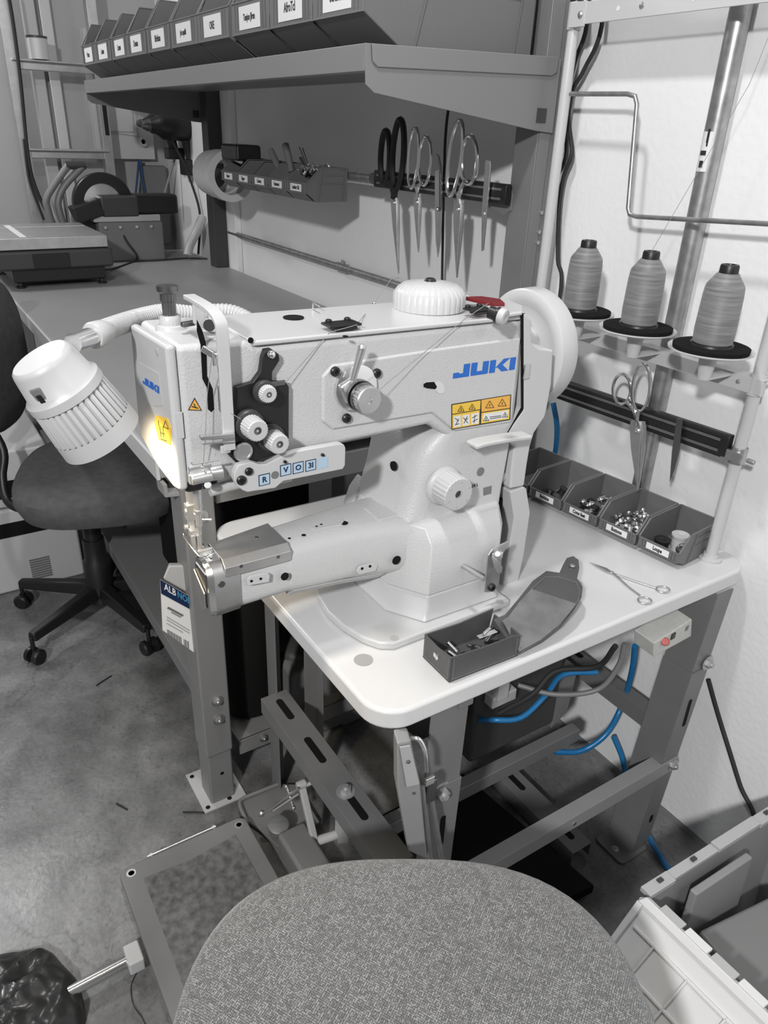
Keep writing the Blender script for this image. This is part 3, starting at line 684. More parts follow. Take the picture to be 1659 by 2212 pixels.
# presser adjusting screw on top
pc = px(369, 705, 2, 1.352)
MB().lathe(pc+V((0,0,-0.004)), (0,0,1), [(0, 0.022), (0.006, 0.020), (0.007, 0.0145), (0.018, 0.0145), (0.020, 0.013), (0.020, 0.0001)], 40, ribs=2, amp=0.0007).build('adjuster_base', M['whites'], sm)
MB().lathe(pc+V((0,0,0.015)), (0,0,1), [(0, 0.0095), (0.019, 0.0095), (0.020, 0.011), (0.030, 0.011), (0.033, 0.0145), (0.040, 0.0145), (0.040, 0.007), (0.038, 0.0001)], 40, ribs=2, amp=0.0005).build('adjusting_screw', M['dsteel'], sm)
k = MB(); k.bar(px(392, 702, 2, 1.362), px(420, 697, 2, 1.362), 0.008, 0.007); k.build('release_catch', M['dsteel'], sm, bevel=0.002)
# winder cap on top
wc = px(926, 668, 2, 1.339)
k = MB(); k.lathe(wc, (0,0,1), [(0, 0.056), (0.003, 0.056), (0.003, 0.061), (0.027, 0.061), (0.036, 0.054), (0.042, 0.045), (0.046, 0.012), (0.046, 0.0001)], 160, ribs=5, amp=0.0012)
wcap = k.build('round_top_cap', M['whites'], sm)
MB().lathe(wc+V((0,0,0.046)), (0,0,1), [(0, 0.010), (0.003, 0.009), (0.005, 0.006), (0.005, 0.0001)], 20).build('cap_button', M['black'], wcap)
# thread guides on the top
def tguide(u, v, wd, dp, name='thread_guide'):
    c = px(u, v, 2, 1.349); mb = MB(); mb.obox(c+V((0.006,0,0.003)), (dp, wd, 0.0035)); mb.obox(c+V((0.012,0,-0.001)), (dp*0.7, wd*0.7, 0.004))
    for sy in (-1, 1): mb.lathe(c+V((-0.004, sy*wd*0.3, 0.004)), (0,0,1), [(0, 0.005), (0.004, 0.005), (0.005, 0.003), (0.005, 0.0001)], 14)
    return mb.build(name, M['black'], sm, bevel=0.001)
tguide(733, 702, 0.052, 0.030); tguide(1026, 670, 0.040, 0.026)
k = MB(); p = px(1058, 674, 2, 1.358); k.lathe(p, (0.85, 0.35, -0.15), [(0, 0.010), (0.012, 0.010), (0.013, 0.0125), (0.018, 0.0125)], 28); pst = k.build('roller_post', M['black'], sm)
q = p + V((0.85, 0.35, -0.15)).normalized()*0.018
k = MB(); k.lathe(q, (0.85, 0.35, -0.15), [(0, 0.0125), (0.010, 0.0125), (0.011, 0.011), (0.011, 0.004), (0.009, 0.0001)], 28); k.build('white_roller', M['whitep'], pst)
MB().prism([px(u, v, 2, 1.348) for u, v in ((1002, 648), (1040, 647), (1080, 653), (1090, 662), (1066, 662), (1030, 655))], (0,0,0.006)).build('red_pad', M['red'], sm, bevel=0.001)
MB().prism([px(u, v, 2, 1.341) for u, v in ((1045, 662), (1095, 655), (1128, 668), (1128, 682), (1075, 690))], (0,0,0.007)).build('end_cap', M['whites'], sm, bevel=0.003)
k = MB(); k.tube([px(676, 668, 2, 1.345), px(676, 668, 2, 1.345)+V((0,0,0.010)), px(690, 662, 2, 1.355)], 0.0015); k.build('wire_guide', M['steel'], sm)
# belt cover (upper, lower) and handwheel
MB().prism([px(u, v, 0, -0.9275) for u, v in ((1124, 676), (1133, 676), (1133, 884), (1113, 916), (1094, 950), (1086, 950), (1108, 912), (1125, 880))], (0.0012, 0, 0)).build('cover_gap_shade', M['blackm'], sm)  # black strip over the arm edge, shade of the gap put in as colour
def pb_(l, x=-0.925): return [px(u, v, 0, x) for u, v in l]
uc = [(1131, 672), (1148, 690), (1150, 740), (1166, 752), (1196, 756), (1192, 830), (1182, 884), (1178, 900), (1155, 935), (1146, 965), (1140, 1000), (1133, 1050), (1102, 1057), (1106, 1010), (1112, 965), (1089, 950), (1110, 915), (1131, 885)]
MB().prism(pb_(uc), (-0.20, 0, 0)).build('belt_cover', M['whites'], sm, bevel=0.004, seg=3)
lc = [(1102, 1062), (1133, 1052), (1138, 1056), (1146, 1107), (1132, 1200), (1118, 1264), (1084, 1281), (1098, 1200), (1111, 1118)]
MB().prism(pb_(lc), (-0.16, 0, 0)).build('lower_belt_cover', M['whites'], sm, bevel=0.003, seg=3)
MB().box(-1.07, -0.99, 0.884, 0.94, 0.985, 1.14).build('belt_opening', M['blackm'], sm)
MB().box(-1.07, -0.95, 0.858, 0.90, 0.82, 0.985).build('belt_opening', M['blackm'], sm)
k = MB(); k.cyl((-0.95, 0.865, 1.035), (-0.95, 0.935, 1.035), 0.012); k.build('belt_shaft', M['lgrey'], sm)
k = MB(); k.obox(px(1138, 803, 0, -0.9235), (0.003, 0.014, 0.026)); k.build('cover_catch', M['steel'], sm, bevel=0.001)
wcx, wz = -1.045, 1.243
MB().lathe((wcx, 0.985, wz), (0,1,0), [(-0.02, 0.045), (0.006, 0.05), (0.008, 0.082), (0.004, 0.088), (0.004, 0.1065), (0.007, 0.1105), (0.040, 0.1115), (0.046, 0.1085), (0.046, 0.085), (0.036, 0.075), (0.036, 0.03), (0.055, 0.028), (0.055, 0.0001)], 72).build('handwheel', M['whites'], sm)
# stitch-length knob and reverse lever on the column
kc = px(958, 1048, 0, XF)
MB().lathe(kc, (1,0,0), [(0, 0.037), (0.005, 0.036), (0.010, 0.030)], 48).build('stitch_dial_collar', W_, sm)
k = MB(); k.lathe(kc+V((0.008,0,0)), (1,0,0), [(0, 0.0315), (0.034, 0.0305), (0.036, 0.0285), (0.036, 0.008), (0.030, 0.008), (0.030, 0.0001)], 72, ribs=3, amp=0.0012); sd = k.build('stitch_dial', M['whitep'], sm)
k = MB(); k.lathe(kc+V((0.0385,0,0)), (1,0,0), [(0, 0.0075), (0.001, 0.0075), (0.001, 0.0001)], 20); k.build('dial_bore', M['dark_grey'], sd)
k = MB()
for i in range(6):
    a = i*PI/3+0.4; k.lathe(kc+V((0.044, 0.023*math.cos(a), 0.023*math.sin(a))), (1,0,0), [(0, 0.0022), (0.0006, 0.0018), (0.0006, 0.0001)], 10)
k.each('dial_dimple', M['lgrey'], sd)
rl = ribbon(smoothpath([px(1018, 962, 0, -0.90), px(1040, 955, 0, -0.90), px(1090, 946, 0, -0.90), px(1138, 940, 0, -0.90)], 4), (1, 0, 0), 0.030, 0.008)
rl.build('reverse_lever', M['whites'], sm, bevel=0.003)
k = MB(); k.lathe(px(1038, 1019, 0, XF+0.001), (1,0,0), [(0, 0.0085), (0.0004, 0.0085), (0.0004, 0.0001)], 24); k.build('round_sticker', M['mid_grey'], sm)
MB().prism(pf([(1044, 1054), (1062, 1049), (1061, 1066), (1044, 1071)], XF+0.001), (0.0004, 0, 0)).build('rating_sticker', M['mid_grey'], sm)
k = MB(); k.lathe(px(848, 1007, 1, 0.673)+V((0, 0.004, 0)), (0,-1,0), [(0, 0.0085), (0.004, 0.0085), (0.004, 0.0001)], 24); k.build('column_hole', M['blackm'], sm)
textmesh('SLIDE L', 0.009, px(1022, 1050, 0, XF+0.0014), (0,1,0.05), (0,0,1), M['ink'], 'dial_lettering', sm, wscale=0.8)
# cylinder bed
def dsec(y, xf=-0.943, xb=-1.034, zt=1.008, zb=0.905, ins=0.0):
    xf -= ins; xb += ins; zt -= ins; zb += ins
    xm = (xf+xb)/2; hw = (xf-xb)/2; zm = zb+hw*0.72
    pts = []
    for i in range(13):
        a = PI*i/12; pts.append(V((xm-hw*math.cos(a)*-1, y, zm-hw*0.72*math.sin(a))))
    pts += [V((xb, y, zt-0.022)), V((xb+0.006, y, zt-0.008)), V((xb+0.022, y, zt)), V((xf-0.024, y, zt+0.001)), V((xf-0.008, y, zt-0.007)), V((xf, y, zt-0.022))]
    return pts
MB().loft([dsec(0.345, xb=-1.018, ins=0.002), dsec(0.446, xb=-1.03, ins=0.002), dsec(0.448), dsec(0.56, xb=-1.05, zb=0.893, zt=1.006), dsec(0.62, xf=-0.935, xb=-1.06, zb=0.885, zt=1.004), dsec(0.67, xf=-0.925, xb=-1.07, zb=0.878, zt=1.002)]).build('cylinder_bed', W_, sm)
k = MB(); k.loft([[V((-0.985, y, z-0.004)), V((-0.955, y, z+0.016)), V((-0.951, y, z+0.016)), V((-0.975, y, z-0.006))] for y, z in ((0.455, 0.9), (0.55, 0.892), (0.64, 0.880))]); k.build('bed_lip', W_, sm, bevel=0.001)
shell = MB().loft([dsec(0.319, xb=-1.008, ins=-0.001), dsec(0.360, xb=-1.018, ins=-0.001)]); bs = shell.build('bed_end_shell', M['steel'], sm)
cv = MB().loft([[V((-0.952, y, 1.0115)), V((xk+0.012, y, 1.0115)), V((xk, y, 1.003)), V((xk-0.001, y, 0.985)), V((xk+0.001, y, 0.985)), V((xk+0.002, y, 1.002)), V((xk+0.013, y, 1.0085)), V((-0.954, y, 1.0085)), V((-0.9425, y, 1.000)), V((-0.9425, y, 0.984)), V((-0.9395, y, 0.984)), V((-0.939, y, 1.001))] for y, xk in ((0.336, -1.018), (0.447, -1.038))]).build('slide_cover', M['steel'], sm, bevel=0.001)
k = MB()
for u, v in ((554, 1161), ): k.lathe(px(u, v, 2, 1.0116), (0,0,1), [(0, 0.003), (0.0006, 0.003), (0.0006, 0.0001)], 12)
for u, v in ((521, 1223), (601, 1203)): k.lathe(px(u, v, 0, -0.9393), (1,0,0), [(0, 0.003), (0.0008, 0.003), (0.0008, 0.0001)], 12)
for u, v in ((479, 1262),): k.lathe(px(u, v, 0, -0.9418), (1,0,0), [(0, 0.0055), (0.001, 0.0055), (0.001, 0.0001)], 14)
k.each('cover_screw', M['dsteel'], cv)
ep = MB(); ep.loft([dsec(0.310, xb=-1.006, ins=0.003), dsec(0.3195, xb=-1.007, ins=0.0)]); epo = ep.build('end_plate', M['chrome'], sm)
MB().prism([V((x, 0.3088, z)) for x, z in ((-0.953, 0.990), (-0.957, 0.935), (-0.975, 0.920), (-0.998, 0.955), (-0.998, 0.990))], (0, 0.002, 0)).build('end_opening', M['dsteel'], epo)
k = MB(); k.prism([V((x, 0.3083, z)) for x, z in ((-0.957, 0.955), (-0.960, 0.925), (-0.975, 0.915), (-1.000, 0.945), (-1.000, 0.978))], (0, -0.003, 0)); k.build('hook_cover', M['steel'], epo, bevel=0.001)
k = MB(); k.prism([V((x, y, 1.009)) for x, y in ((-0.955, 0.314), (-1.006, 0.314), (-1.006, 0.334), (-0.955, 0.334))], (0, 0, 0.0015)); k.build('needle_plate', M['chrome'], sm, bevel=0.0005)
k = MB()
for u, v, r in ((625, 1163, 0.0025), (656, 1156, 0.0035), (743, 1130, 0.007), (684, 1137, 0.002), (694, 1133, 0.002), (711, 1131, 0.002), (865, 1104, 0.004)): k.lathe(px(u, v, 2, 1.0085 if u < 700 else 1.0075), (0,0,1), [(0, r), (0.0006, r), (0.0006, 0.0001)], 16)
for u, v, r in ((856, 1210, 0.0085), (615, 1245, 0.007), (543, 1255, 0.0022), (563, 1250, 0.0022), (782, 1228, 0.0025), (799, 1223, 0.0025)): k.lathe(px(u, v, 0, -0.935 if u < 830 else -0.925), (1,0,0), [(0, r), (0.001, r), (0.001, 0.0001)], 18)
k.each('bed_screw_hole', M['blackm'], sm)
k = MB()
k.prism([px(u, v, 2, 1.005) for u, v in ((672, 1133), (735, 1122), (745, 1128), (740, 1136), (680, 1148), (668, 1142))], (0,0,0.0032))
k.prism([px(u, v, 2, 1.0) for u, v in ((785, 1103), (830, 1098), (862, 1118), (818, 1130))], (0,0,0.006))
k.each('bed_pad', W_, sm, bevel=0.0015)
k = MB(); k.prism([px(u, v, 0, -0.938) for u, v in ((532, 1250), (538, 1243), (575, 1236), (582, 1240), (580, 1256), (535, 1264))], (0.003,0,0)); k.prism([px(u, v, 0, -0.938) for u, v in ((768, 1233), (775, 1222), (808, 1214), (816, 1219), (810, 1232), (775, 1240))], (0.003,0,0)); k.each('boss_pad', W_, sm, bevel=0.002)
# needle, presser bars and foot
nx, ny = -0.983, 0.316
M['satin'] = mat('satin_steel', 0.72, 0.34, 0.85)
def rb(k, u0, v0, u1, v1, x, d, mi=0):
    """upright block facing the operator"""
    a, b_ = px((u0+u1)/2, v0, 0, x), px((u0+u1)/2, v1, 0, x); wd = abs(px(u1, v0, 0, x).y-px(u0, v0, 0, x).y)
    return k.box(x-d, x, a.y-wd/2, a.y+wd/2, b_.z, a.z, mi)
k = MB(); k.cyl((nx, ny+0.001, 1.155), (nx, ny+0.001, 1.088), 0.0066, None, 24); k.cyl((nx, ny+0.001, 1.088), (nx, ny+0.001, 1.084), 0.0076, None, 24); k.cyl((nx, ny+0.001, 1.084), (nx, ny, 1.060), 0.0052, None, 20); k.cyl((nx+0.004, ny+0.004, 1.072), (nx+0.012, ny+0.016, 1.072), 0.0024, None, 10); k.cyl((nx, ny, 1.060), (nx, ny, 1.046), 0.0036, 0.003, 16); k.build('needle_bar', M['satin'], sm)
k = MB(); k.cyl((nx, ny, 1.05), (nx, ny, 1.0), 0.0011, 0.0006, 10); k.build('needle', M['satin'], sm)
XB = -1.000
k = MB(); rb(k, 405, 1062, 419, 1092, XB, 0.012); rb(k, 403, 1092, 421, 1126, XB+0.003, 0.014); rb(k, 408, 1124, 420, 1150, XB, 0.010)
k.cyl(px(406, 1104, 0, XB-0.003), px(399, 1105, 0, XB-0.003), 0.0042, None, 14); k.cyl(px(406, 1138, 0, XB-0.003), px(398, 1139, 0, XB-0.003), 0.0042, None, 14); k.cyl(px(421, 1110, 0, XB+0.004), px(432, 1116, 0, XB+0.006), 0.0022, None, 10)
k.build('presser_bar', M['satin'], sm, bevel=0.001)
k = MB(); rb(k, 411, 1146, 433, 1160, XB+0.010, 0.012); rb(k, 413, 1158, 422, 1186, XB+0.012, 0.006); rb(k, 426, 1156, 436, 1188, XB+0.014, 0.006); rb(k, 421, 1160, 427, 1184, XB+0.006, 0.004)
k.box(nx-0.020, nx+0.020, ny-0.008, ny-0.004, 1.0115, 1.0165); k.box(nx-0.020, nx+0.020, ny+0.006, ny+0.010, 1.0115, 1.0165); k.box(nx+0.006, nx+0.012, ny-0.008, ny+0.012, 1.0125, 1.0205); k.box(nx-0.020, nx-0.014, ny-0.008, ny+0.010, 1.0115, 1.0165); k.cyl((nx+0.010, ny-0.010, 1.022), (nx+0.010, ny+0.014, 1.022), 0.003)
pfo = k.build('presser_foot', M['satin'], sm, bevel=0.0008)
k = MB(); k.tube(smoothpath([px(404, 1156, 0, -1.02), px(398, 1152, 0, -1.01), px(398, 1162, 0, -1.0), px(415, 1184, 0, -0.975), px(434, 1204, 0, -0.955), px(448, 1203, 0, -0.953), px(461, 1194, 0, -0.955), px(458, 1186, 0, -0.965)], 5), 0.0013, 8); k.build('finger_guard', M['chrome'], pfo)
k = MB(); k.cyl(px(412, 1036, 0, -0.925), px(456, 1026, 0, -0.925), 0.0085, None, 20); rb(k, 409, 1006, 456, 1030, -0.928, 0.03); rb(k, 409, 1026, 419, 1048, -0.922, 0.02); k.cyl(px(452, 1022, 0, -0.93), px(478, 1018, 0, -0.93), 0.010, 0.012, 16); k.cyl(px(449, 1048, 0, -0.93), px(449, 1048, 0, -0.92), 0.0055); k.build('presser_linkage', M['satin'], sm, bevel=0.0015)
k = MB(); k.tube([px(414, 1000, 0, -0.91), px(416, 1003, 0, -0.905), px(475, 993, 0, -0.905)], 0.0014, 8); k.tube([px(438, 1001, 0, -0.91), px(440, 1015, 0, -0.91), px(446, 1022, 0, -0.91)], 0.0012, 8); k.ball(px(437, 1009, 0, -0.91), 0.0022, 8); k.build('guide_wire', M['chrome'], sm)
k = MB(); k.cyl((-0.95, 0.325, 1.130), (-0.95, 0.42, 1.137), 0.0085); k.build('lift_shaft', M['whites'], sm)
MB().box(-1.06, -0.965, 0.295, 0.345, 1.125, 1.156).build('bar_housing', M['dark_grey'], sm, bevel=0.006)
# side switch panel
XP = -0.905
spn = [(507, 1020), (515, 1005), (540, 997), (560, 1003), (575, 1003), (610, 985), (640, 975), (735, 958), (744, 961), (747, 968), (746, 1005), (741, 1014), (612, 1040), (595, 1055), (545, 1062), (535, 1064), (525, 1060), (512, 1050), (505, 1035)]
sp = MB().prism([px(u, v, 0, XP) for u, v in spn], (-0.012, 0, 0)).build('switch_panel', M['whites'], sm, bevel=0.002, seg=3)
MB().box(XP-0.055, XP-0.010, 0.40, 0.44, 1.135, 1.165).build('panel_bracket', M['lgrey'], sm)
for i, (u, v) in enumerate(((571, 1036), (617, 1015), (644, 1010), (671, 1005), (697, 1000))):
    c = px(u, v, 0, XP+0.0002); s = 0.0088
    y_, z_ = V((0, 1, 0.02)), V((0, 0, 1))
    o = MB().prism([c + y_*a*s + z_*b_*s for a, b_ in ((-1,-1),(1,-1),(1,1),(-1,1))], (0.0003,0,0)).build('symbol_sticker', M['navy'] if i < 4 else M['lblue'], sp)
    MB().prism([c + V((0.0004,0,0)) + y_*a*s*0.86 + z_*b_*s*0.86 for a, b_ in ((-1,-1),(1,-1),(1,1),(-1,1))], (0.0002,0,0)).build('sticker_field', M['lblue'], o)
    if i < 4: textmesh('RVOE'[i] if i != 3 else '3I', 0.012, c+V((0.0008,0,0)), y_, z_, M['navy'], 'symbol', o, bold=0.0003)
k = MB(); k.lathe(px(594, 1026, 0, XP+0.0001), (1,0,0), [(0, 0.006), (0.0005, 0.006), (0.0005, 0.0042), (0.0002, 0.0042), (0.0002, 0.0001)], 24); k.build('round_mark', M['mid_grey'], sp)
k = MB()
for u, v, r in ((521, 1037, 0.0072), (537, 1018, 0.006), (615, 997, 0.0025), (696, 982, 0.0025)): screw(k, px(u, v, 0, XP), (1,0,0), r, 0.004)
k.each('panel_screw', M['black'], sp)
# peg and bracket on the lower column
p = px(1000, 1222, 0, -0.886)
MB().cyl(p, p+V((0.055, 0.004, 0.0)), 0.0048, None, 16).build('steel_peg', M['steel'], sm)
br = MB().prism(pf([(1055, 1200), (1064, 1186), (1100, 1168), (1098, 1178), (1088, 1195), (1085, 1205), (1078, 1262), (1068, 1276), (1047, 1280)], -0.868), (-0.003, 0, 0)).build('latch_bracket', M['steel'], sm, bevel=0.001)
k = MB(); screw(k, px(1061, 1268, 0, -0.868), (1,0,0), 0.008, 0.006); k.build('bracket_screw', M['black'], br)
k = MB(); k.obox(px(1074, 1200, 0, -0.862), (0.010, 0.022, 0.014)); k.cyl(px(1075, 1197, 0, -0.86), px(1075, 1197, 0, -0.85), 0.007); k.build('latch_block', M['chrome'], br, bevel=0.003)
k = MB(); k.prism(pf([(1063, 1203), (1078, 1212), (1086, 1226), (1084, 1238), (1076, 1238), (1068, 1225)], -0.855), (-0.002, 0, 0)); k.build('latch_tab', M['chrome'], br, bevel=0.0008)

# threads
MB().tube([px(618, 825, 0, -0.918), px(712, 718, 0, -0.93), px(770, 702, 2, 1.353), px(808, 655, 1, 0.72), px(845, 603, 1, 0.76), px(862, 600, 1, 0.79), px(878, 612, 1, 0.80)], 0.0006, 6).build('thread', M['thread'], origin=(-1.0, 0.7, 1.4))
tag(bpy.data.objects['thread'], 'thin grey thread rising over the machine top left of the round cap', 'thread')
k = MB(); k.ball(px(808, 655, 1, 0.72), 0.0035, 10); k.build('thread_bead', M['chrome'], bpy.data.objects['thread'])
tag(MB().tube([px(800, 858, 0, -0.895), px(900, 775, 0, -0.915), px(1000, 692, 0, -0.925), px(1040, 665, 2, 1.365), px(1055, 655, 2, 1.36)], 0.0006, 6).build('thread', M['thread'], origin=(-0.9, 0.8, 1.3)), 'thin grey thread running from the chrome dial up to the white roller', 'thread')
tag(MB().tube([px(457, 775, 0, -0.91), px(448, 850, 0, -0.918), px(444, 930, 0, -0.915), px(440, 990, 0, -0.92), (nx+0.002, ny, 1.05), (nx, ny, 1.012)], 0.0005, 6).build('thread', M['thread'], origin=(-0.92, 0.33, 1.2)), 'thin thread dropping from the take-up lever to the needle', 'thread')
tag(MB().tube([px(468, 775, 0, -0.91), px(474, 830, 0, -0.912), px(478, 880, 0, -0.914), px(520, 905, 0, -0.90)], 0.0005, 6).build('thread', M['thread'], origin=(-0.92, 0.35, 1.2)), 'thin thread between the take-up lever and the white tension knobs', 'thread')

# ================================================================= MACHINE LAMP
T0 = pxd(84, 772, 1.03); M0 = pxd(219, 942, 1.075)
ax = (M0-T0).normalized(); Ltot = (M0-T0).length
lp = thing('machine_lamp', tuple(T0), 'white ribbed gooseneck lamp with a warm lit bulb aimed at the needle end', 'lamp')
k = MB(); k.lathe(T0, ax, [(0, 0.0001), (0, 0.036), (0.003, 0.0395), (0.008, 0.041), (Ltot*0.30, 0.0455), (Ltot*0.345, 0.051), (Ltot*0.43, 0.0515), (Ltot*0.435, 0.0475), (Ltot*0.40, 0.046)], 64, cap=False); k.build('lamp_head', M['lampw'], lp)
k = MB(); k.lathe(T0, ax, [(Ltot*0.41, 0.0475), (Ltot*0.44, 0.0500), (Ltot*0.81, 0.0545), (Ltot*0.815, 0.0545)], 144, ribs=4, amp=0.0034, cap=False)
k.lathe(T0, ax, [(Ltot*0.815, 0.0545), (Ltot, 0.0560), (Ltot, 0.0540), (Ltot*0.86, 0.0515), (Ltot*0.5, 0.047)], 64, cap=False); k.build('lamp_shade', M['lampw'], lp)
cs = px(62, 818, 1, 0.10)
sd_ = (V((0.6, -0.75, 0.1)) - ax*ax.dot(V((0.6, -0.75, 0.1)))).normalized()
side = (pxd(45, 830, 1.0) - pxd(110, 790, 1.05)); side = (side - ax*side.dot(ax)).normalized()
k = MB(); k.obox(T0+ax*Ltot*0.24+side*0.0415, (0.006, 0.016, 0.026), (side, side.cross(ax), ax)); k.build('lamp_switch', M['mid_grey'], lp, bevel=0.002)
k = MB(); k.obox(T0+ax*Ltot*0.25+side*0.0435, (0.004, 0.008, 0.012), (side, side.cross(ax), ax)); k.build('switch_rocker', M['black'], lp, bevel=0.001)
bu = bpy.data.materials.new('lit_bulb'); bu.use_nodes = True
e = bu.node_tree.nodes['Principled BSDF']; e.inputs['Emission Color'].default_value = (1, 0.80, 0.5, 1); e.inputs['Emission Strength'].default_value = 6
bulb = MB().ball(T0+ax*Ltot*0.66, 0.022, 20).build('bulb', bu, lp)
g0 = pxd(158, 741, 1.05); g1 = pxd(205, 724, 1.085)
k = MB(); k.cyl(g0, g1, 0.0125, None, 32); k.build('metal_sleeve', M['chrome'], lp)
k = MB(); k.lathe(g1-(g1-g0).normalized()*0.006, (g1-g0), [(0, 0.016), (0.004, 0.018), (0.022, 0.017), (0.03, 0.0145)], 36); k.build('sleeve_collar', M['lampw'], lp)
gp = smoothpath([g1, pxd(240, 708, 1.13), px(300, 688, 0, -1.15), px(360, 676, 0, -1.18), px(420, 680, 0, -1.18), (-1.16, 0.46, 1.33), (-1.10, 0.50, 1.30)], 14)
k = MB(); k.tube(gp, lambda t: 0.0135 + 0.0013*math.sin(t*len(gp)*PI*1.0), 18)
# corrugations: fine rings along the path
pts = [gp[0]]; acc = 0.0; stp = 0.0019
for i in range(len(gp)-1):
    L = (gp[i+1]-gp[i]).length; u = stp-acc
    while u <= L: pts.append(gp[i].lerp(gp[i+1], u/L)); u += stp
    acc = (acc+L) % stp
k = MB(); k.tube(pts, lambda t: 0.0132 + (0, 0.0016, 0.0016)[int(round(t*(len(pts)-1))) % 3], 18); k.build('gooseneck', M['lampw'], lp, smooth=True)
sl_ = bpy.data.lights.new('lamp_beam', 'SPOT'); sl_.energy = 4.5; sl_.color = (1, 0.80, 0.52); sl_.spot_size = math.radians(120); sl_.spot_blend = 0.7; sl_.shadow_soft_size = 0.02
so = bpy.data.objects.new('lamp_beam', sl_); COL.objects.link(so); so.location = T0+ax*Ltot*0.92; so.rotation_euler = ax.to_track_quat('-Z', 'Y').to_euler()

# ================================================================= WORKBENCH
ZB = 0.99
wb = thing('workbench', (-2.8, 0.9, 0), 'long grey steel workbench with riser shelf along the wall behind the sewing machine', 'workbench')
MB().prism([(-4.25, 0.385, ZB-0.045), (-1.425, 0.385, ZB-0.045), (-1.425, 1.34, ZB-0.045), (-1.54, 1.34, ZB-0.045), (-1.54, 1.42, ZB-0.045), (-4.25, 1.42, ZB-0.045)], (0, 0, 0.045)).build('worktop', M['bench'], wb, bevel=0.004, seg=3)
k = MB(); k.box(-4.25, -1.425, 0.378, 0.386, ZB-0.048, ZB-0.002); plabel(k.build('edge_strip', M['stand'], wb, bevel=0.002), 'pale front edge strip')
def bleg(x, y0, y1, nm='leg', plate=True, w_=0.075):
    o = MB().box(x-w_/2, x+w_/2, y0, y1, 0.0, ZB-0.048).build(nm, M['framel'], wb, bevel=0.006, seg=2)
    if plate:
        MB().box(x-w_/2-0.004, x+w_/2+0.004, y0-0.003, y1+0.003, 0.17, ZB-0.06).build('leg_sleeve', M['framel'], o, bevel=0.006)
        MB().box(x-0.095, x+0.055, y0-0.025, y1+0.025, 0, 0.006).build('foot_plate', M['lgrey'], o, bevel=0.001)
        q = MB()
        for dx, dy in ((-0.08, 0.0), (0.042, 0.0), (0.042, 0.06)): q.lathe((x+dx, y0-0.012+dy, 0.0062), (0,0,1), [(0, 0.006), (0.0006, 0.006), (0.0006, 0.0001)], 14)
        q.lathe((x+w_/2+0.0002, y0+0.035, 0.10), (1,0,0), [(0, 0.005), (0.0006, 0.005), (0.0006, 0.0001)], 14)
        q.each('plate_hole', M['blackm'], o)
    return o
l1 = bleg(-1.437, 0.418, 0.484)
q = MB()
for z in (0.345, 0.285, 0.855): bolt(q, (-1.395, 0.455, z), (1,0,0), 0.0095)
q.each('leg_bolt', M['steel'], l1)
bleg(-1.52, 0.86, 0.93, plate=False); bleg(-1.437, 1.33, 1.40, plate=False)
bleg(-3.75, 0.43, 0.50); bleg(-3.75, 1.33, 1.40, plate=False)
MB().box(-1.50, -1.425, 0.50, 1.33, 0.86, 0.92).build('end_rail', M['framel'], wb, bevel=0.003)
MB().box(-3.75, -1.46, 0.445, 0.475, 0.86, 0.942).build('apron', M['framel'], wb, bevel=0.003)
los = MB().prism([(-3.78, 0.456, 0.268), (-1.45, 0.456, 0.268), (-1.45, 0.500, 0.268), (-1.68, 0.500, 0.268), (-1.68, 0.90, 0.268), (-3.78, 0.90, 0.268)], (0, 0, 0.008)).box(-3.78, -1.45, 0.452, 0.457, 0.222, 0.276).build('lower_shelf', M['framel'], wb, bevel=0.0015)
# foot shelf with bolts at the near end
fs_ = MB().box(-1.90, -1.44, 0.52, 0.90, 0.138, 0.146).box(-1.444, -1.44, 0.52, 0.90, 0.095, 0.146).build('foot_shelf', M['framel'], wb, bevel=0.0015)
q = MB(); bolt(q, (-1.44, 0.59, 0.122), (1,0,0), 0.0075); bolt(q, (-1.44, 0.635, 0.126), (1,0,0), 0.007); q.each('shelf_bolt', M['steel'], fs_)
# uprights
for x in (-1.492, -3.64):
    u_ = MB().box(x-0.045, x+0.035, 1.355, 1.435, ZB if x < -2 else ZB-0.6, 2.6).build('upright', M['frame'] if x > -2 else M['dark_grey'], wb, bevel=0.003)
    if x > -2: 
        q = MB(); q.box(x+0.0355, x+0.037, 1.358, 1.392, ZB-0.6, 2.6); q.build('upright_flange', M['framel'], u_, bevel=0.0005)
        q = MB()
        for z in (1.44, 1.395, 1.37): q.cyl((x+0.037, 1.392, z), (x+0.041, 1.392, z), 0.005)
        q.each('upright_bolt', M['steel'], u_)
# riser shelf
rs = MB(); rs.box(-3.735, -1.452, 0.875, 1.36, 1.738, 1.748); rs.box(-3.735, -1.452, 0.873, 0.878, 1.708, 1.755); rs.box(-3.735, -1.452, 0.878, 0.90, 1.708, 1.711)
plabel(rs.build('riser_shelf', M['framel'], wb, bevel=0.0015), 'high grey shelf carrying the label bins')
for x in (-1.452, -3.735):
    th = 0.004
    q = MB(); q.prism([(x, 0.872, 1.755), (x, 1.392, 1.765), (x, 1.392, 1.615), (x, 1.34, 1.618), (x, 0.895, 1.672), (x, 0.876, 1.685)], (th, 0, 0))
    br_ = q.build('shelf_bracket', M['framel'], wb, bevel=0.001)
    q = MB(); q.prism([(x+th, 0.885, 1.755), (x+th, 1.380, 1.768), (x+th, 1.380, 1.738), (x+th, 1.365, 1.730), (x+th, 0.90, 1.716), (x+th, 0.888, 1.725)], (0.004, 0, 0)); q.build('bracket_lip', M['framel'], br_, bevel=0.002)
    q = MB(); q.box(x+th+0.0002, x+th+0.001, 1.335, 1.365, 1.635, 1.665); q.build('bracket_notch', M['dark_grey'], br_)
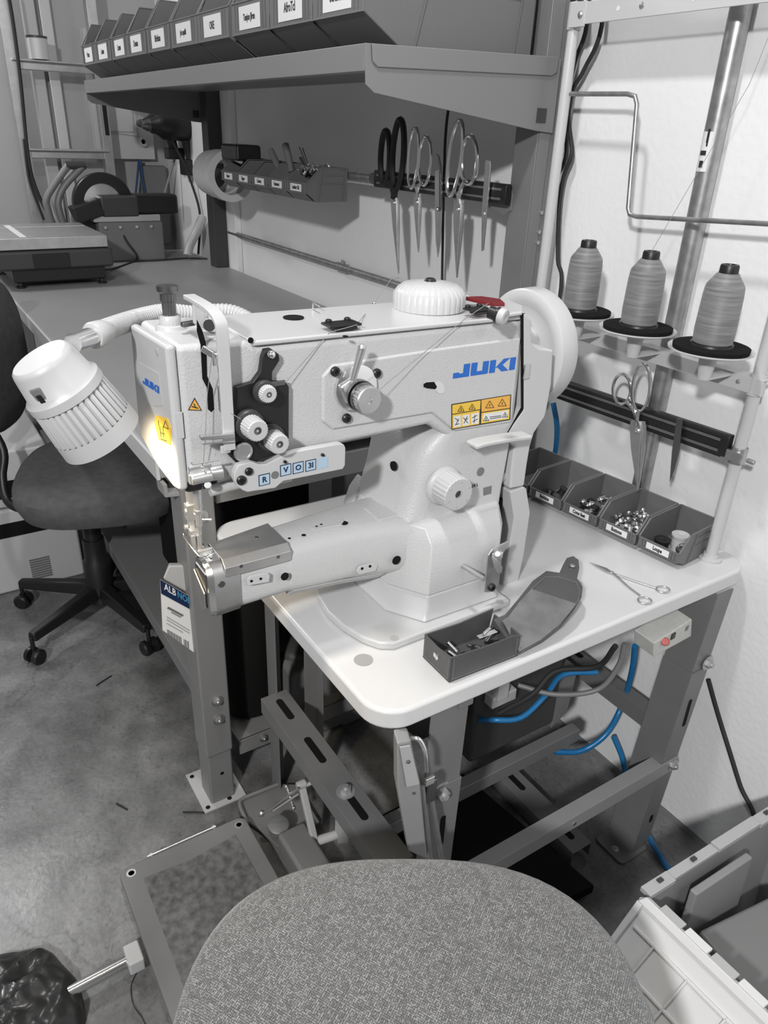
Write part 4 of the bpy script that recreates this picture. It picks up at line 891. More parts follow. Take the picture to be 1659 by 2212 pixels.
# tool rail between the uprights
MB().cyl((-3.60, 1.335, 1.475), (-2.15, 1.335, 1.475), 0.017, None, 20).build('tool_rail', M['galv'], wb)
MB().prism([(-1.61, 1.352, 1.44), (-1.61, 1.352, 1.50), (-1.535, 1.352, 1.495), (-1.52, 1.352, 1.475), (-1.52, 1.352, 1.44), (-1.545, 1.352, 1.425)], (0, 0.003, 0)).build('end_tab', M['framel'], wb, bevel=0.001)

MB().prism([px(u, v, 0, -1.405) for u, v in ((352, 1048), (357, 1075), (413, 1070), (413, 1048), (406, 1048), (404, 1062), (364, 1066), (361, 1046))], (-0.05, 0, 0)).build('corner_bracket', M['midl'], wb, bevel=0.001)

# ---- hopper bins
def make_bin(name, o, w_, d, h, lip, label, cat, group, text=None, front=0.32, fs=0.016, colour='bin'):
    """o = front left bottom corner of the opening; width along +X, depth along +Y"""
    t = 0.0025; x0, y0, z0 = o; x1 = x0+w_
    root = thing(name, (x0+w_/2, y0+d/2, z0), label, cat, group)
    prof = [(y0+d*0.20, z0), (y0+d, z0), (y0+d, z0+h), (y0+d*front, z0+h), (y0+d*0.02, z0+h*lip), (y0, z0+h*lip*0.98), (y0, z0+h*lip*0.45)]
    mb = MB()
    for x in (x0, x1-t): mb.prism([(x, y, z) for y, z in prof], (t, 0, 0))
    mb.box(x0, x1, y0+d-t, y0+d, z0, z0+h); mb.box(x0, x1, y0+d*0.20, y0+d, z0, z0+t)
    mb.prism([(x0, y0+d*0.20, z0), (x0, y0, z0+h*lip*0.45), (x0, y0+t, z0+h*lip*0.47), (x0, y0+d*0.20+t, z0+t)], (w_, 0, 0))
    mb.box(x0, x1, y0, y0+t, z0+h*lip*0.45, z0+h*lip)
    # rims and ribs
    for x in (x0-0.002, x1-t):
        mb.bar((x+0.002, y0+0.002, z0+h*lip), (x+0.002, y0+d*front, z0+h), 0.005, 0.004); mb.bar((x+0.002, y0+d*front, z0+h), (x+0.002, y0+d, z0+h), 0.005, 0.004)
    mb.bar((x0, y0+d, z0+h), (x1, y0+d, z0+h), 0.005, 0.004)
    mb.bar((x0, y0, z0+h*lip), (x1, y0, z0+h*lip), 0.004, 0.004)
    mb.bar((x0-0.001, y0, z0+h*lip*0.45), (x1+0.001, y0, z0+h*lip*0.45), 0.004, 0.003)
    body = mb.build('bin_body', M[colour], root, bevel=0.0008, seg=1)
    q = MB()
    for x in (x1+0.0005,):
        q.bar((x, y0+d*0.28, z0+0.004), (x, y0+d*0.40, z0+h*0.96), 0.003, 0.004, up=(1,0,0)); q.bar((x, y0+d*0.88, z0+0.004), (x, y0+d*0.93, z0+h*0.96), 0.003, 0.004, up=(1,0,0))
        q.bar((x, y0+d*0.40, z0+h*0.80), (x, y0+d*0.92, z0+h*0.80), 0.003, 0.004); q.bar((x, y0+d*0.36, z0+h*0.55), (x, y0+d*0.90, z0+h*0.55), 0.002, 0.003)
    for fx in (0.10, 0.17, 0.83, 0.90): q.bar((x0+w_*fx, y0-0.0005, z0+h*lip*0.5), (x0+w_*fx, y0-0.0005, z0+h*lip*0.97), 0.002, 0.003, up=(0,1,0))
    q.each('bin_rib', M[colour], root)
    lw = w_*0.56; zc = z0+h*lip*0.72; lh = h*lip*0.40
    lb = MB().box(x0+w_*0.5-lw/2, x0+w_*0.5+lw/2, y0-0.0014, y0-0.0004, zc-lh/2, zc+lh/2).build('bin_label', M['label'], root, smooth=False)
    if text:
        textmesh(text, fs, (x0+w_*0.5, y0-0.0018, zc), (1, 0, 0), (0, 0, 1), M['ink'], 'label_lettering', lb, wscale=0.7, bold=0.0004)
    return root
# ten large bins on the riser shelf
lc_ = [(728, 15, 'Stranad'), (627, 38, 'AfroTcl'), (540, 58, 'Tenjon Jfren'), (460, 75, 'ORE'), (398, 90, 'Jot aqufft'), (343, 103, 'Birbitan'), (296, 113, 'Donan'), (260, 120, 'Laxan'), (224, 126, 'Lomn'), (193, 130, 'Posta')]
near = ['second', 'third', 'fourth', 'fifth', 'sixth', 'seventh', 'eighth', 'ninth']
xs_ = [px(u, v, 1, 0.885).x for u, v, t in lc_]
pitch = [0.16]*10
for i, (u, v, t) in enumerate(lc_):
    nxt = xs_[i+1] if i < 9 else xs_[i]-(xs_[i-1]-xs_[i]); prv = xs_[i-1] if i else xs_[i]+(xs_[i]-xs_[i+1])
    wd = min(abs(prv-nxt)/2*0.97, 0.225)
    lab = ('large grey hopper bin labelled %s at the near end of the high shelf' % t) if i == 0 else ('grey hopper bin labelled %s at the far end of the high shelf' % t if i == 9 else 'grey hopper bin labelled %s, %s from the near end of the high shelf' % (t, near[i-1]))
    make_bin('storage_bin', (xs_[i]-wd/2, 0.885, 1.7555), wd, 0.44, 0.205, 0.60, lab, 'storage bin', 'label bins on the high shelf', t, front=0.12, fs=0.026 if len(t) < 9 else 0.02)
cable('power_cable', [(-2.2, 0.97, 1.9685), (-1.95, 0.955, 1.9685), (-1.75, 0.97, 1.9685)], 0.006, M['black'], 'short black cable lying across the tops of the high shelf bins', 'cable')
# five small bins on the rail
rb_ = [('Rivets', 488, 388), ('Zipper', 524, 394), ('Colours', 556, 399), ('Fasteners', 590, 404), ('Leather Kit', 630, 410)]
for i, (t, u, v) in enumerate(rb_):
    x1 = -2.275-0.142*(4-i)
    pos = ['at the far end by the tape rolls', 'second from the tape rolls', 'in the middle of the rail row', 'beside the bin of pliers', 'at the near end holding pliers'][i]
    make_bin('storage_bin', (x1-0.14, 1.165, 1.398), 0.138, 0.15, 0.098, 0.55, 'small grey bin labelled %s %s' % (t, pos), 'storage bin', 'small bins on the tool rail', t, front=0.35, fs=0.016)
# pliers and tools in the near rail bins
pl_ = thing('pliers', (-2.40, 1.22, 1.41), 'grey-handled pliers standing up in the near rail bin', 'pliers')
a = px(672, 352, 1, 1.24)
q = MB(); q.tube(smoothpath([px(585, 325, 1, 1.24), px(594, 345, 1, 1.24), px(608, 378, 1, 1.24)]), 0.011, 12); q.build('grip', M['handle'], pl_, bevel=0)
q = MB(); q.tube(smoothpath([px(616, 312, 1, 1.25), px(622, 335, 1, 1.25), px(630, 372, 1, 1.25)]), 0.012, 12); q.build('grip', M['handle'], pl_)
q = MB(); q.tube([px(608, 378, 1, 1.24), (-2.42, 1.24, 1.42)], 0.006, 8); q.tube([px(630, 372, 1, 1.25), (-2.40, 1.25, 1.42)], 0.006, 8); q.build('jaw', M['steel'], pl_)
tw = thing('tweezers', tuple(px(650, 350, 1, 1.25)), 'dark pointed tweezers standing in the near rail bin', 'tweezers')
q = MB(); q.bar(px(646, 318, 1, 1.25), (-2.36, 1.25, 1.42), 0.004, 0.004); q.bar(px(653, 320, 1, 1.25), (-2.36, 1.25, 1.42), 0.004, 0.004); q.build('prong', M['dsteel'], tw)
q = MB(); q.bar(px(649, 340, 1, 1.249), (-2.36, 1.249, 1.42), 0.012, 0.006); q.build('sleeve', M['dark_grey'], tw)
q = MB()
for i in range(16):
    c = V((-2.40+random.uniform(0, 0.09), 1.19+random.uniform(0, 0.09), 1.475+random.uniform(0, 0.02))); d = V((random.uniform(-1,1), random.uniform(-1,1), random.uniform(-.2,.6))).normalized()
    q.tube(smoothpath([c-d*0.018, c+V((0,0,0.012)), c+d*0.02], 3), 0.003, 6)
o = q.build('clip_pile', M['steel'], origin=(-2.36, 1.24, 1.44)); tag(o, 'jumble of bright metal clips heaped in the near rail bin', 'clips'); o['kind'] = 'stuff'
q = MB(); q.box(-3.02, -2.86, 1.18, 1.28, 1.49, 1.545); o = q.build('tape_gun', M['black'], origin=(-2.95, 1.23, 1.49), bevel=0.01); tag(o, 'black boxy tool lying on top of the far rail bins', 'hand tool')
q = MB(); q.tube([V((-3.0, 1.22, 1.487)), V((-2.93, 1.19, 1.50)), V((-2.87, 1.2, 1.488))], 0.008, 8); q.build('trigger', M['lgrey'], o)
# tape rolls
for i, (x, r, lab) in enumerate(((-3.12, 0.098, 'wide pale tape roll nearest the rail bins'), (-3.20, 0.094, 'second pale tape roll between two others on the rail'), (-3.27, 0.088, 'rear pale tape roll furthest from the rail bins'))):
    q = MB(); q.lathe((x, 1.26, 1.425), (-1, 0, 0), [(0, r), (0.06, r), (0.06, r*0.72), (0, r*0.72), (0, r)], 48, cap=False)
    tag(q.build('tape_roll', M['tape'], origin=(x, 1.26, 1.425-r), bevel=0.001), lab, 'tape roll', 'tape rolls beside the rail bins')

# wall conduits
def conduit(name, p0, p1, r, label):
    return tag(MB().cyl(p0, p1, r, None, 20).build(name, M['galv'], origin=p0), label, 'conduit')
c1 = thing('conduit', (-2.9, 1.43, 1.155), 'horizontal galvanised conduit on the wall below the hanging scissors', 'conduit')
MB().cyl((-3.60, 1.43, 1.152), (-1.53, 1.43, 1.152), 0.0115, None, 16).build('pipe', M['galv'], c1)
q = MB(); cx_ = px(740, 567, 1, 1.43).x; q.cyl((cx_-0.035, 1.43, 1.152), (cx_+0.035, 1.43, 1.152), 0.0155, None, 16); q.cyl((cx_, 1.43, 1.165), (cx_, 1.43, 1.178), 0.005); q.build('coupling', M['galv'], c1)
c2 = thing('conduit', (-1.035, 1.425, 0.8), 'thick vertical galvanised conduit behind the thread stand with a white sticker', 'conduit')
MB().cyl((-1.035, 1.427, 0.77), (-1.035, 1.427, 3.2), 0.0205, None, 24).build('pipe', M['galv'], c2)
a, b_ = px(1573, 285, 1, 1.404), px(1560, 374, 1, 1.404)
q = MB(); secs = [[V((-1.035+0.0212*math.sin(t), 1.427-0.0212*math.cos(t), z)) for t in [-0.55+0.12*i for i in range(10)]] for z in (b_.z, a.z)]
q.loft(secs, cap=False); stk = q.build('pipe_sticker', M['label'], c2)
zc = (a.z+b_.z)/2
q = MB()
for dz, hh, ww in ((0.025, 0.03, 0.003), (0.028, 0.024, 0.0015)): q.box(-1.036+ww, -1.036+ww*2, 1.4046, 1.4056, zc+dz-hh/2, zc+dz+hh/2)
q.box(-1.042, -1.030, 1.4046, 1.4056, zc-0.006, zc+0.002); q.box(-1.040, -1.032, 1.4046, 1.4056, zc-0.028, zc-0.016); q.each('sticker_print', M['ink'], stk)

# ================================================================= MAGNETIC BARS AND SCISSORS
def mag_bar(x0, x1, yc, z0, z1, label, tilt=0.0):
    r = thing('magnetic_strip', ((x0+x1)/2, yc, z0), label, 'magnetic tool strip')
    h = z1-z0; tz = lambda x: tilt*(x-x0)
    y0, y1 = yc-0.009, yc+0.009
    MB().loft([[V((x, y0+0.003, z0+tz(x))), V((x, y0, z0+0.006+tz(x))), V((x, y0, z1-0.006+tz(x))), V((x, y0+0.003, z1+tz(x))), V((x, y1, z1+tz(x))), V((x, y1, z0+tz(x)))] for x in (x0, x1)]).build('holder', M['black'], r, bevel=0.002)
    q = MB()
    for f in (0.24, 0.30, 0.70, 0.76):
        q.bar((x0+0.018, y0-0.0004, z0+h*f+tz(x0)), (x1-0.018, y0-0.0004, z0+h*f+tz(x1)), 0.0012, 0.0016)
    q.each('steel_line', M['steel'], r)
    q = MB(); q.bar((x0+0.015, y0-0.0001, z0+h*0.5+tz(x0)), (x1-0.015, y0-0.0001, z0+h*0.5+tz(x1)), 0.0008, h*0.24, up=(0,0,1)); q.build('magnet_face', M['black'], r)
    return r
mag_bar(-2.137, -1.518, 1.336, 1.452, 1.500, 'long black magnetic strip below the high shelf holding three scissors, shears and tweezers')
YM = 1.375
m2 = mag_bar(-1.31, -0.800, YM-0.012, 1.018, 1.068, 'black magnetic strip clamped to the thread stand post above the table bins', tilt=0.03)

def loop(c, a, b_, rot, r, X, Z, n=28):
    pts = []
    for i in range(n):
        t = 2*PI*i/n; p, q = a*math.cos(t), b_*math.sin(t)
        pts.append(V(c) + X*(p*math.cos(rot)-q*math.sin(rot)) + Z*(p*math.sin(rot)+q*math.cos(rot)))
    return MB().tube(pts, r, 8, closed=True)
def scissors(tip, pivot, l1, l2, label, y, handle='chrome', r=0.0035, bw=0.013, mirror=1, group=None, loops=None, plane=1):
    """tip, pivot: pixels; l1 / l2: (cx, cy, half width px, half height px, rot) of the finger loops, on plane y"""
    T, Pv = px(*tip, 1, y), px(*pivot, 1, y)
    root = thing('scissors', tuple(Pv), label, 'scissors', group)
    X, Z = V((1,0,0)), V((0,0,1)); N = V((0,-1,0))
    d = (T-Pv).normalized(); s = d.cross(N).normalized(); bw *= 2.0
    L = (T-Pv).length
    for i, (l, sg) in enumerate(((l1, -1), (l2, 1))):
        cu, cv, ha, hb, rot = l
        c = px(cu, cv, 1, y); sc = (px(cu+10, cv, 1, y)-c).length/10
        off = N*(0.0015*(1 if i else -1))
        # blade
        q = MB(); pts = [T+off, T+off+s*0.0005, Pv+d*L*0.3+s*bw*0.75*(0.9 if sg > 0 else 0.3)+off, Pv+s*bw*0.8*(1 if sg > 0 else 0.5)+off, Pv-d*0.022+s*bw*0.7*(1 if sg > 0 else 0.3)+off, Pv-d*0.022-s*bw*0.7*(1 if sg < 0 else 0.3)+off, Pv-s*bw*0.8*(1 if sg < 0 else 0.5)+off, Pv+d*L*0.3-s*bw*0.75*(0.9 if sg < 0 else 0.3)+off]
        q.prism(pts, N*0.0022); q.build('blade', M['steel'], root, bevel=0.0004, seg=1)
        # handle: shank and finger loop
        low = c + (Pv-c).normalized()*(hb*sc*0.95)
        q = loop(c, ha*sc, hb*sc, rot, r, X, Z)
        q.tube(smoothpath([Pv-d*0.012+s*sg*0.004+N*0.002, (Pv-d*0.035).lerp(low, 0.4)+N*0.002, low+N*0.001], 4), r*1.15, 8)
        q.build('handle', M[handle], root)
    q = MB(); screw(q, Pv+N*0.0035, N, 0.0065, 0.004); q.build('pivot_screw', M['steel'], root)
    return root
YS = 1.318
scissors((862, 592), (854, 438), (832, 342, 10, 29, 0.0), (860, 335, 12, 38, -0.05), 'scissors with black handles hanging leftmost on the far magnetic strip', YS, 'black', 0.009, 0.0125, group=None)
scissors((905, 545), (903, 437), (893, 342, 11, 34, -0.05), (918, 348, 13, 28, 0.0), 'smaller chrome scissors hanging beside the black-handled pair', YS, 'chrome', 0.0048, 0.0105)
scissors((988, 600), (992, 452), (983, 343, 14, 46, -0.12), (1014, 346, 17, 30, 0.1), 'largest chrome scissors hanging right of the plain shears', YS, 'chrome', 0.0055, 0.0135)
def flatpx(root, name, pts, y, th, m_, bevel=0.0005):
    return MB().prism([px(u, v, 1, y) for u, v in pts], (0, -th, 0)).build(name, M[m_], root, bevel=bevel)
sh = thing('thread_snips', tuple(px(947, 455, 1, YS)), 'plain steel spring snips hanging between the chrome scissors', 'snips')
flatpx(sh, 'blade', [(941, 370), (950, 366), (956, 372), (956, 450), (953, 520), (947, 556), (943, 520), (941, 450)], YS+0.004, 0.003, 'steel')
flatpx(sh, 'spring_arm', [(945, 332), (950, 338), (954, 360), (955, 450), (950, 455), (950, 365)], YS, 0.003, 'dsteel')
q = MB(); screw(q, px(945, 452, 1, YS-0.001), (0,-1,0), 0.006, 0.004); q.build('pivot_screw', M['steel'], sh)
tz_ = thing('tweezers', tuple(px(1047, 455, 1, YS)), 'slim steel tweezers hanging at the right end of the far magnetic strip', 'tweezers')
flatpx(tz_, 'prong', [(1051, 348), (1055, 345), (1061, 348), (1062, 360), (1054, 455), (1046, 540), (1042, 543), (1043, 455)], YS+0.004, 0.004, 'steel')
q = MB(); q.cyl(px(1047, 461, 1, YS), px(1047, 461, 1, YS-0.003), 0.003); q.build('tweezer_rivet', M['chrome'], tz_)
YS2 = 1.347
scissors((1379, 1060), (1379, 930), (1343, 841, 19, 26, 0.12), (1385, 838, 19, 42, 0.10), 'large chrome scissors hanging on the near magnetic strip above the table bins', YS2, 'chrome', 0.0036, 0.0135)
tz2 = thing('tweezers', tuple(px(1460, 960, 1, YS2)), 'bent steel tweezers hanging on the near magnetic strip right of the scissors', 'tweezers')
flatpx(tz2, 'prong', [(1463, 905), (1476, 904), (1469, 972), (1458, 1015), (1448, 1040), (1453, 972)], YS2, 0.0025, 'dsteel')
flatpx(tz2, 'prong', [(1470, 905), (1476, 904), (1469, 975), (1455, 1030), (1464, 972)], YS2+0.008, 0.0025, 'chrome')

# ================================================================= THREAD STAND
YR = 1.375
ts = thing('thread_stand', (-1.08, YR, ZT), 'tall ivory metal thread stand with two posts, spool rail and bent guide rod', 'thread stand')
XL, XR = -1.405, -0.785
for x in (XL, XR):
    p = MB().cyl((x, YR, ZT), (x, YR, 1.86 if x == XL else 2.1), 0.0125, None, 24).build('post', M['stand'], ts)
    MB().lathe((x, YR, ZT), (0,0,1), [(0, 0.024), (0.005, 0.024), (0.007, 0.017), (0.014, 0.016), (0.014, 0.0125)], 28).build('base_flange', M['stand'], p)
# top bar
q = MB(); q.prism([(-1.385, YR-0.012, 1.822), (-1.385, YR-0.016, 1.822), (-1.385, YR-0.016, 1.862), (-1.385, YR+0.012, 1.862), (-1.385, YR+0.012, 1.858), (-1.385, YR-0.012, 1.858)], (0.80, 0, 0)); tb = q.build('top_bar', M['stand'], ts, bevel=0.001)
q = MB(); q.cyl((XL, YR, 1.815), (XL, YR, 1.866), 0.0155, None, 24); q.box(XL, -1.36, YR-0.017, YR-0.012, 1.818, 1.864); q.build('bar_clamp', M['stand'], tb, bevel=0.001)
MB().cyl((XL, YR, 1.866), (XL, YR, 1.885), 0.0145, 0.013, 20).build('post_cap', M['black'], ts)
q = MB(); q.lathe((-1.372, YR-0.0172, 1.84), (0,-1,0), [(0, 0.007), (0.003, 0.006), (0.005, 0.003), (0.005, 0.0001)], 16)
q.lathe((-1.21, YR-0.0165, 1.842), (0,-1,0), [(0, 0.006), (0.002, 0.005), (0.003, 0.0001)], 16); q.each('bar_screw', M['steel'], tb)
q = MB()
for x in (-1.27, -1.09): q.lathe((x, YR-0.0162, 1.842), (0,-1,0), [(0, 0.0045), (0.0004, 0.0045), (0.0004, 0.0001)], 16)
q.each('bar_hole', M['label'], tb)
# bent guide rod
rp = [px(1232, 203, 1, YR-0.005), px(1355, 203, 1, YR-0.005), px(1372, 208, 1, YR-0.005), px(1376, 225, 1, YR-0.005), px(1357, 450, 1, YR-0.005), px(1360, 463, 1, YR-0.005), px(1375, 468, 1, YR-0.005), px(1665, 484, 1, YR-0.005), px(1800, 492, 1, YR-0.005)]
q = MB(); q.tube(rp, 0.0048, 12); q.build('guide_rod', M['galv'], ts)
# spool rail
q = MB(); q.prism([(-1.40, YR-0.016, 1.176), (-1.40, YR-0.016, 1.207), (-1.40, YR+0.016, 1.207), (-1.40, YR+0.016, 1.204), (-1.40, YR-0.013, 1.204), (-1.40, YR-0.013, 1.176)], (0.635, 0, 0)); sr = q.build('spool_rail', M['stand'], ts, bevel=0.001)
q = MB(); q.cyl((XR, YR, 1.172), (XR, YR, 1.212), 0.0165, None, 24); q.cyl((XL, YR, 1.172), (XL, YR, 1.212), 0.0165, None, 24); q.each('rail_clamp', M['stand'], sr)
q = MB(); q.lathe((-0.815, YR-0.0165, 1.192), (0,-1,0), [(0, 0.005), (0.002, 0.004), (0.003, 0.0001)], 14)
spx = [(-1.185, 'left'), (-1.018, 'middle'), (-0.842, 'right')]
YC = 1.285
for x, _ in spx: q.lathe((x, YR-0.0165, 1.192), (0,-1,0), [(0, 0.003), (0.001, 0.002), (0.001, 0.0001)], 12)
q.each('rail_screw', M['steel'], sr)
ZD = 1.248
for x, side_ in spx:
    arm_ = MB(); arm_.box(x-0.012, x+0.012, YC, YR-0.013, 1.200, 1.204); arm_.cyl((x, YC, 1.2), (x, YC, ZD), 0.012, 0.018, 20); ao = arm_.build('spool_arm', M['stand'], ts)
    q = MB(); q.lathe((x, YC, ZD), (0,0,1), [(0, 0.02), (0.004, 0.063), (0.009, 0.078), (0.012, 0.078), (0.009, 0.071), (0.007, 0.02), (0.007, 0.0001)], 56); q.build('spool_dish', M['stand'], ao)
    q = MB(); q.lathe((x, YC, ZD+0.008), (0,0,1), [(0, 0.069), (0.009, 0.070), (0.010, 0.067), (0.010, 0.0001)], 48); q.build('foam_pad', M['foam'], ao)
    q = MB(); q.cyl((x, YC, ZD+0.018), (x, YC, ZD+0.1), 0.004); q.build('spool_pin', M['steel'], ao)
    c = thing('thread_cone', (x, YC, ZD+0.018), 'grey cone of thread with black cap on the %s spool dish of the thread stand' % side_, 'thread cone', 'grey thread cones on the spool rail')
    q = MB(); z0 = ZD+0.018
    q.lathe((x, YC, z0), (0,0,1), [(0.004, 0.034), (0.006, 0.036), (0.03, 0.0372), (0.09, 0.0358), (0.106, 0.0345), (0.111, 0.033), (0.131, 0.019), (0.131, 0.001)], 64); q.build('wound_thread', M['cone'], c)
    q = MB(); q.lathe((x, YC, z0), (0,0,1), [(0, 0.040), (0.004, 0.039), (0.004, 0.001)], 40); q.build('cone_base', M['black'], c)
    q = MB(); q.lathe((x, YC, z0), (0,0,1), [(0.130, 0.017), (0.143, 0.0165), (0.146, 0.015), (0.146, 0.010), (0.142, 0.009), (0.142, 0.0001)], 36); q.build('cone_cap', M['black'], c)
o = MB().tube([(-1.018, YC, ZD+0.165), (-0.93, 1.35, 1.70), (-0.90, 1.36, 1.86)], 0.0005, 6).build('thread', M['thread'], origin=(-1.018, YC, ZD+0.165)); tag(o, 'fine thread rising from the middle cone to the top bar', 'thread')
# clamp of the magnetic strip on the right post
q = MB(); q.cyl((XR, YR, 1.028), (XR, YR, 1.062), 0.0165, None, 24); q.box(-0.81, -0.765, YR-0.020, YR-0.012, 1.034, 1.056); q.cyl((-0.758, YR-0.01, 1.045), (-0.742, YR-0.01, 1.045), 0.005); q.build('pipe_clamp', M['galv'], m2, bevel=0.001)
# cables behind the left post
for pts, lab in (([(-1.40, 1.425, 2.0), px(1300, 55, 1, 1.42), px(1262, 150, 1, 1.42), px(1235, 200, 1, 1.42), px(1228, 260, 1, 1.42), px(1235, 330, 1, 1.42), px(1218, 380, 1, 1.42), px(1208, 450, 1, 1.42), px(1205, 560, 1, 1.42), px(1212, 620, 1, 1.42), (-1.385, 1.42, 1.0)], 'black cable running down the wall behind the left post, looping at mid height'),
                 ([(-1.45, 1.43, 2.0), px(1268, 50, 1, 1.43), px(1240, 140, 1, 1.43), px(1222, 250, 1, 1.43), px(1222, 340, 1, 1.43), px(1190, 420, 1, 1.43), (-1.47, 1.441, 1.3)], 'black cable crossing behind the left post beside the upright')):
    cable('power_cable', pts, 0.005, M['rubber'], lab, 'cable')
cable('power_cable', [(-1.80, 1.36, 1.735), px(968, 240, 1, 1.37), px(962, 300, 1, 1.37), px(960, 360, 1, 1.37), px(958, 420, 1, 1.385), (-1.87, 1.42, 1.15)], 0.004, M['rubber'], 'black cord hanging from the high shelf behind the far magnetic strip', 'cord')
q = MB(); q.tube(smoothpath([px(1195, 870, 1, 1.40), px(1203, 920, 1, 1.40), px(1200, 975, 1, 1.40), px(1190, 1010, 1, 1.40)]), 0.007, 10); tag(q.build('air_hose', M['hose'], origin=tuple(px(1195, 870, 1, 1.40))), 'short dark blue hose behind the handwheel', 'hose')

# ================================================================= ON THE TABLE
tb_ = [('Bobbins', 'holding grey bobbins, nearest the belt cover'), ('Cone feet', 'holding shiny presser feet'), ('Buttons', 'heaped with small steel fittings'), ('Loupe', 'with black and white spools, beside the right post')]
bl = [(1140, 1080), (1199, 1102), (1276, 1148), (1361, 1190)]
bfr = [px(u, v, 2, ZT) for u, v in ((1138, 1083), (1200, 1108), (1276, 1152), (1361, 1197))]
roots = []
bp0 = V((-0.897, 1.262, ZT))
dirx = V((0.985, 0.17, 0)).normalized(); ang_ = math.atan2(dirx.y, dirx.x)
for i in range(5):
    k_ = 4-i
    pos = bp0 - V((0.103, 0.012, 0))*k_
    if i == 0: lab, t = 'dark grey bin half hidden behind the belt cover, furthest left in the table row', None
    else: t = tb_[i-1][0]; lab = 'table bin labelled %s %s' % tb_[i-1]
    r_ = make_bin('storage_bin', (pos.x, pos.y, ZT), 0.098, 0.150, 0.072, 0.52, lab, 'storage bin', 'small bins on the sewing table', t, front=0.22, fs=0.0125)
    r_.rotation_euler = (0, 0, ang_*0.6)
    roots.append((r_, pos))
def inbin(i, x, y, z):
    r_, pos = roots[i]; c = V(r_.location); a = ang_*0.6
    return c + V((x*math.cos(a)-y*math.sin(a), x*math.sin(a)+y*math.cos(a), z))
for j, (x, y) in enumerate(((-0.025, -0.03), (0.015, -0.01), (-0.02, 0.01), (0.0, -0.04), (0.028, 0.02))):
    p = inbin(1, x, y, 0.004); q = MB(); q.lathe(p, (0.2*j, 0.3, 1), [(0, 0.012), (0.002, 0.012), (0.002, 0.009), (0.020, 0.009), (0.020, 0.012), (0.022, 0.012)], 24)
    tag(q.build('bobbin', M['dsteel'], origin=tuple(p)), 'small grey metal bobbin in the second table bin', 'bobbin', 'bobbins in the second table bin')
for i, n, r, nm, lab, mt in ((2, 34, 0.009, 'presser_foot_pile', 'heap of shiny black and chrome presser feet in the middle table bin', 'chrome'), (3, 90, 0.0065, 'fitting_pile', 'heap of small bright steel fittings in the table bin', 'chrome')):
    q = MB()
    for j in range(n):
        p = inbin(i, random.uniform(-0.035, 0.035), random.uniform(-0.045, 0.05), random.uniform(0.006, 0.036))
        d = V((random.uniform(-1,1), random.uniform(-1,1), random.uniform(-0.6, 0.8))).normalized()
        q.lathe(p, d, [(0, r*0.5), (r*0.4, r), (r*1.2, r*0.8), (r*1.6, r*0.3), (r*1.6, 0.0001)], 12, mi=j % 2)
    o = q.build(nm, [M['chrome'], M['black'] if i == 2 else M['steel']], origin=tuple(inbin(i, 0, 0, 0.004))); tag(o, lab, 'fittings'); o['kind'] = 'stuff'
for (x, y, mt, lab, r, h) in ((-0.015, -0.035, 'black', 'black spool standing in the rightmost table bin', 0.018, 0.030), (0.005, 0.0, 'whitep', 'white-topped spool in the rightmost table bin', 0.019, 0.040), (0.03, -0.025, 'dark_grey', 'dark spool with a key ring in the rightmost table bin', 0.015, 0.022)):
    p = inbin(4, x, y, 0.0035); q = MB(); q.lathe(p, (0,0,1), [(0, r), (0.003, r), (0.003, r*0.85), (h-0.004, r*0.85), (h-0.004, r), (h, r), (h, r*0.35), (h-0.002, 0.0001)], 28)
    tag(q.build('spool', M[mt], origin=tuple(p)), lab, 'spool')
p = inbin(4, 0.03, -0.02, 0.03); q = loop(p, 0.014, 0.008, 0.3, 0.0012, V((1,0,0)), V((0,0.7,0.7))); tag(q.build('key_ring', M['chrome'], origin=tuple(p)), 'small chrome ring lying on the dark spool', 'ring')

# small curved scissors lying on the table
z_ = ZT+0.003
ms = thing('embroidery_scissors', tuple(px(1345, 1255, 2, ZT)), 'small fine steel scissors lying open on the white table top', 'scissors')
A_, Pv, B_ = px(1273, 1216, 2, z_), px(1322, 1238, 2, z_), px(1432, 1272, 2, z_)
q = MB(); q.prism([A_, px(1310, 1228, 2, z_), Pv+V((0.002, 0.002, 0)), Pv-V((0.002, 0.002, 0))], (0,0,0.0018)); q.tube([Pv, px(1380, 1258, 2, z_), px(1417, 1270, 2, z_)], 0.0022, 8); q.build('arm', M['steel'], ms)
q = MB(); q.prism([px(1280, 1222, 2, z_), px(1310, 1236, 2, z_), Pv+V((0.002, -0.001, 0)), Pv-V((0.003, 0.003, 0))], (0,0,0.0018)); q.tube([Pv+V((0,0,0.002)), px(1360, 1270, 2, z_), px(1382, 1286, 2, z_)], 0.0022, 8); q.build('arm', M['steel'], ms)
for u, v in ((1432, 1273), (1393, 1297)):
    c = px(u, v, 2, z_); q = loop(c, 0.0135, 0.0115, -0.3, 0.0018, V((0,1,0)), V((-1,0,0))); q.build('finger_ring', M['steel'], ms)
q = MB(); screw(q, Pv+V((0,0,0.002)), (0,0,1), 0.003, 0.002); q.build('pivot_screw', M['steel'], ms)

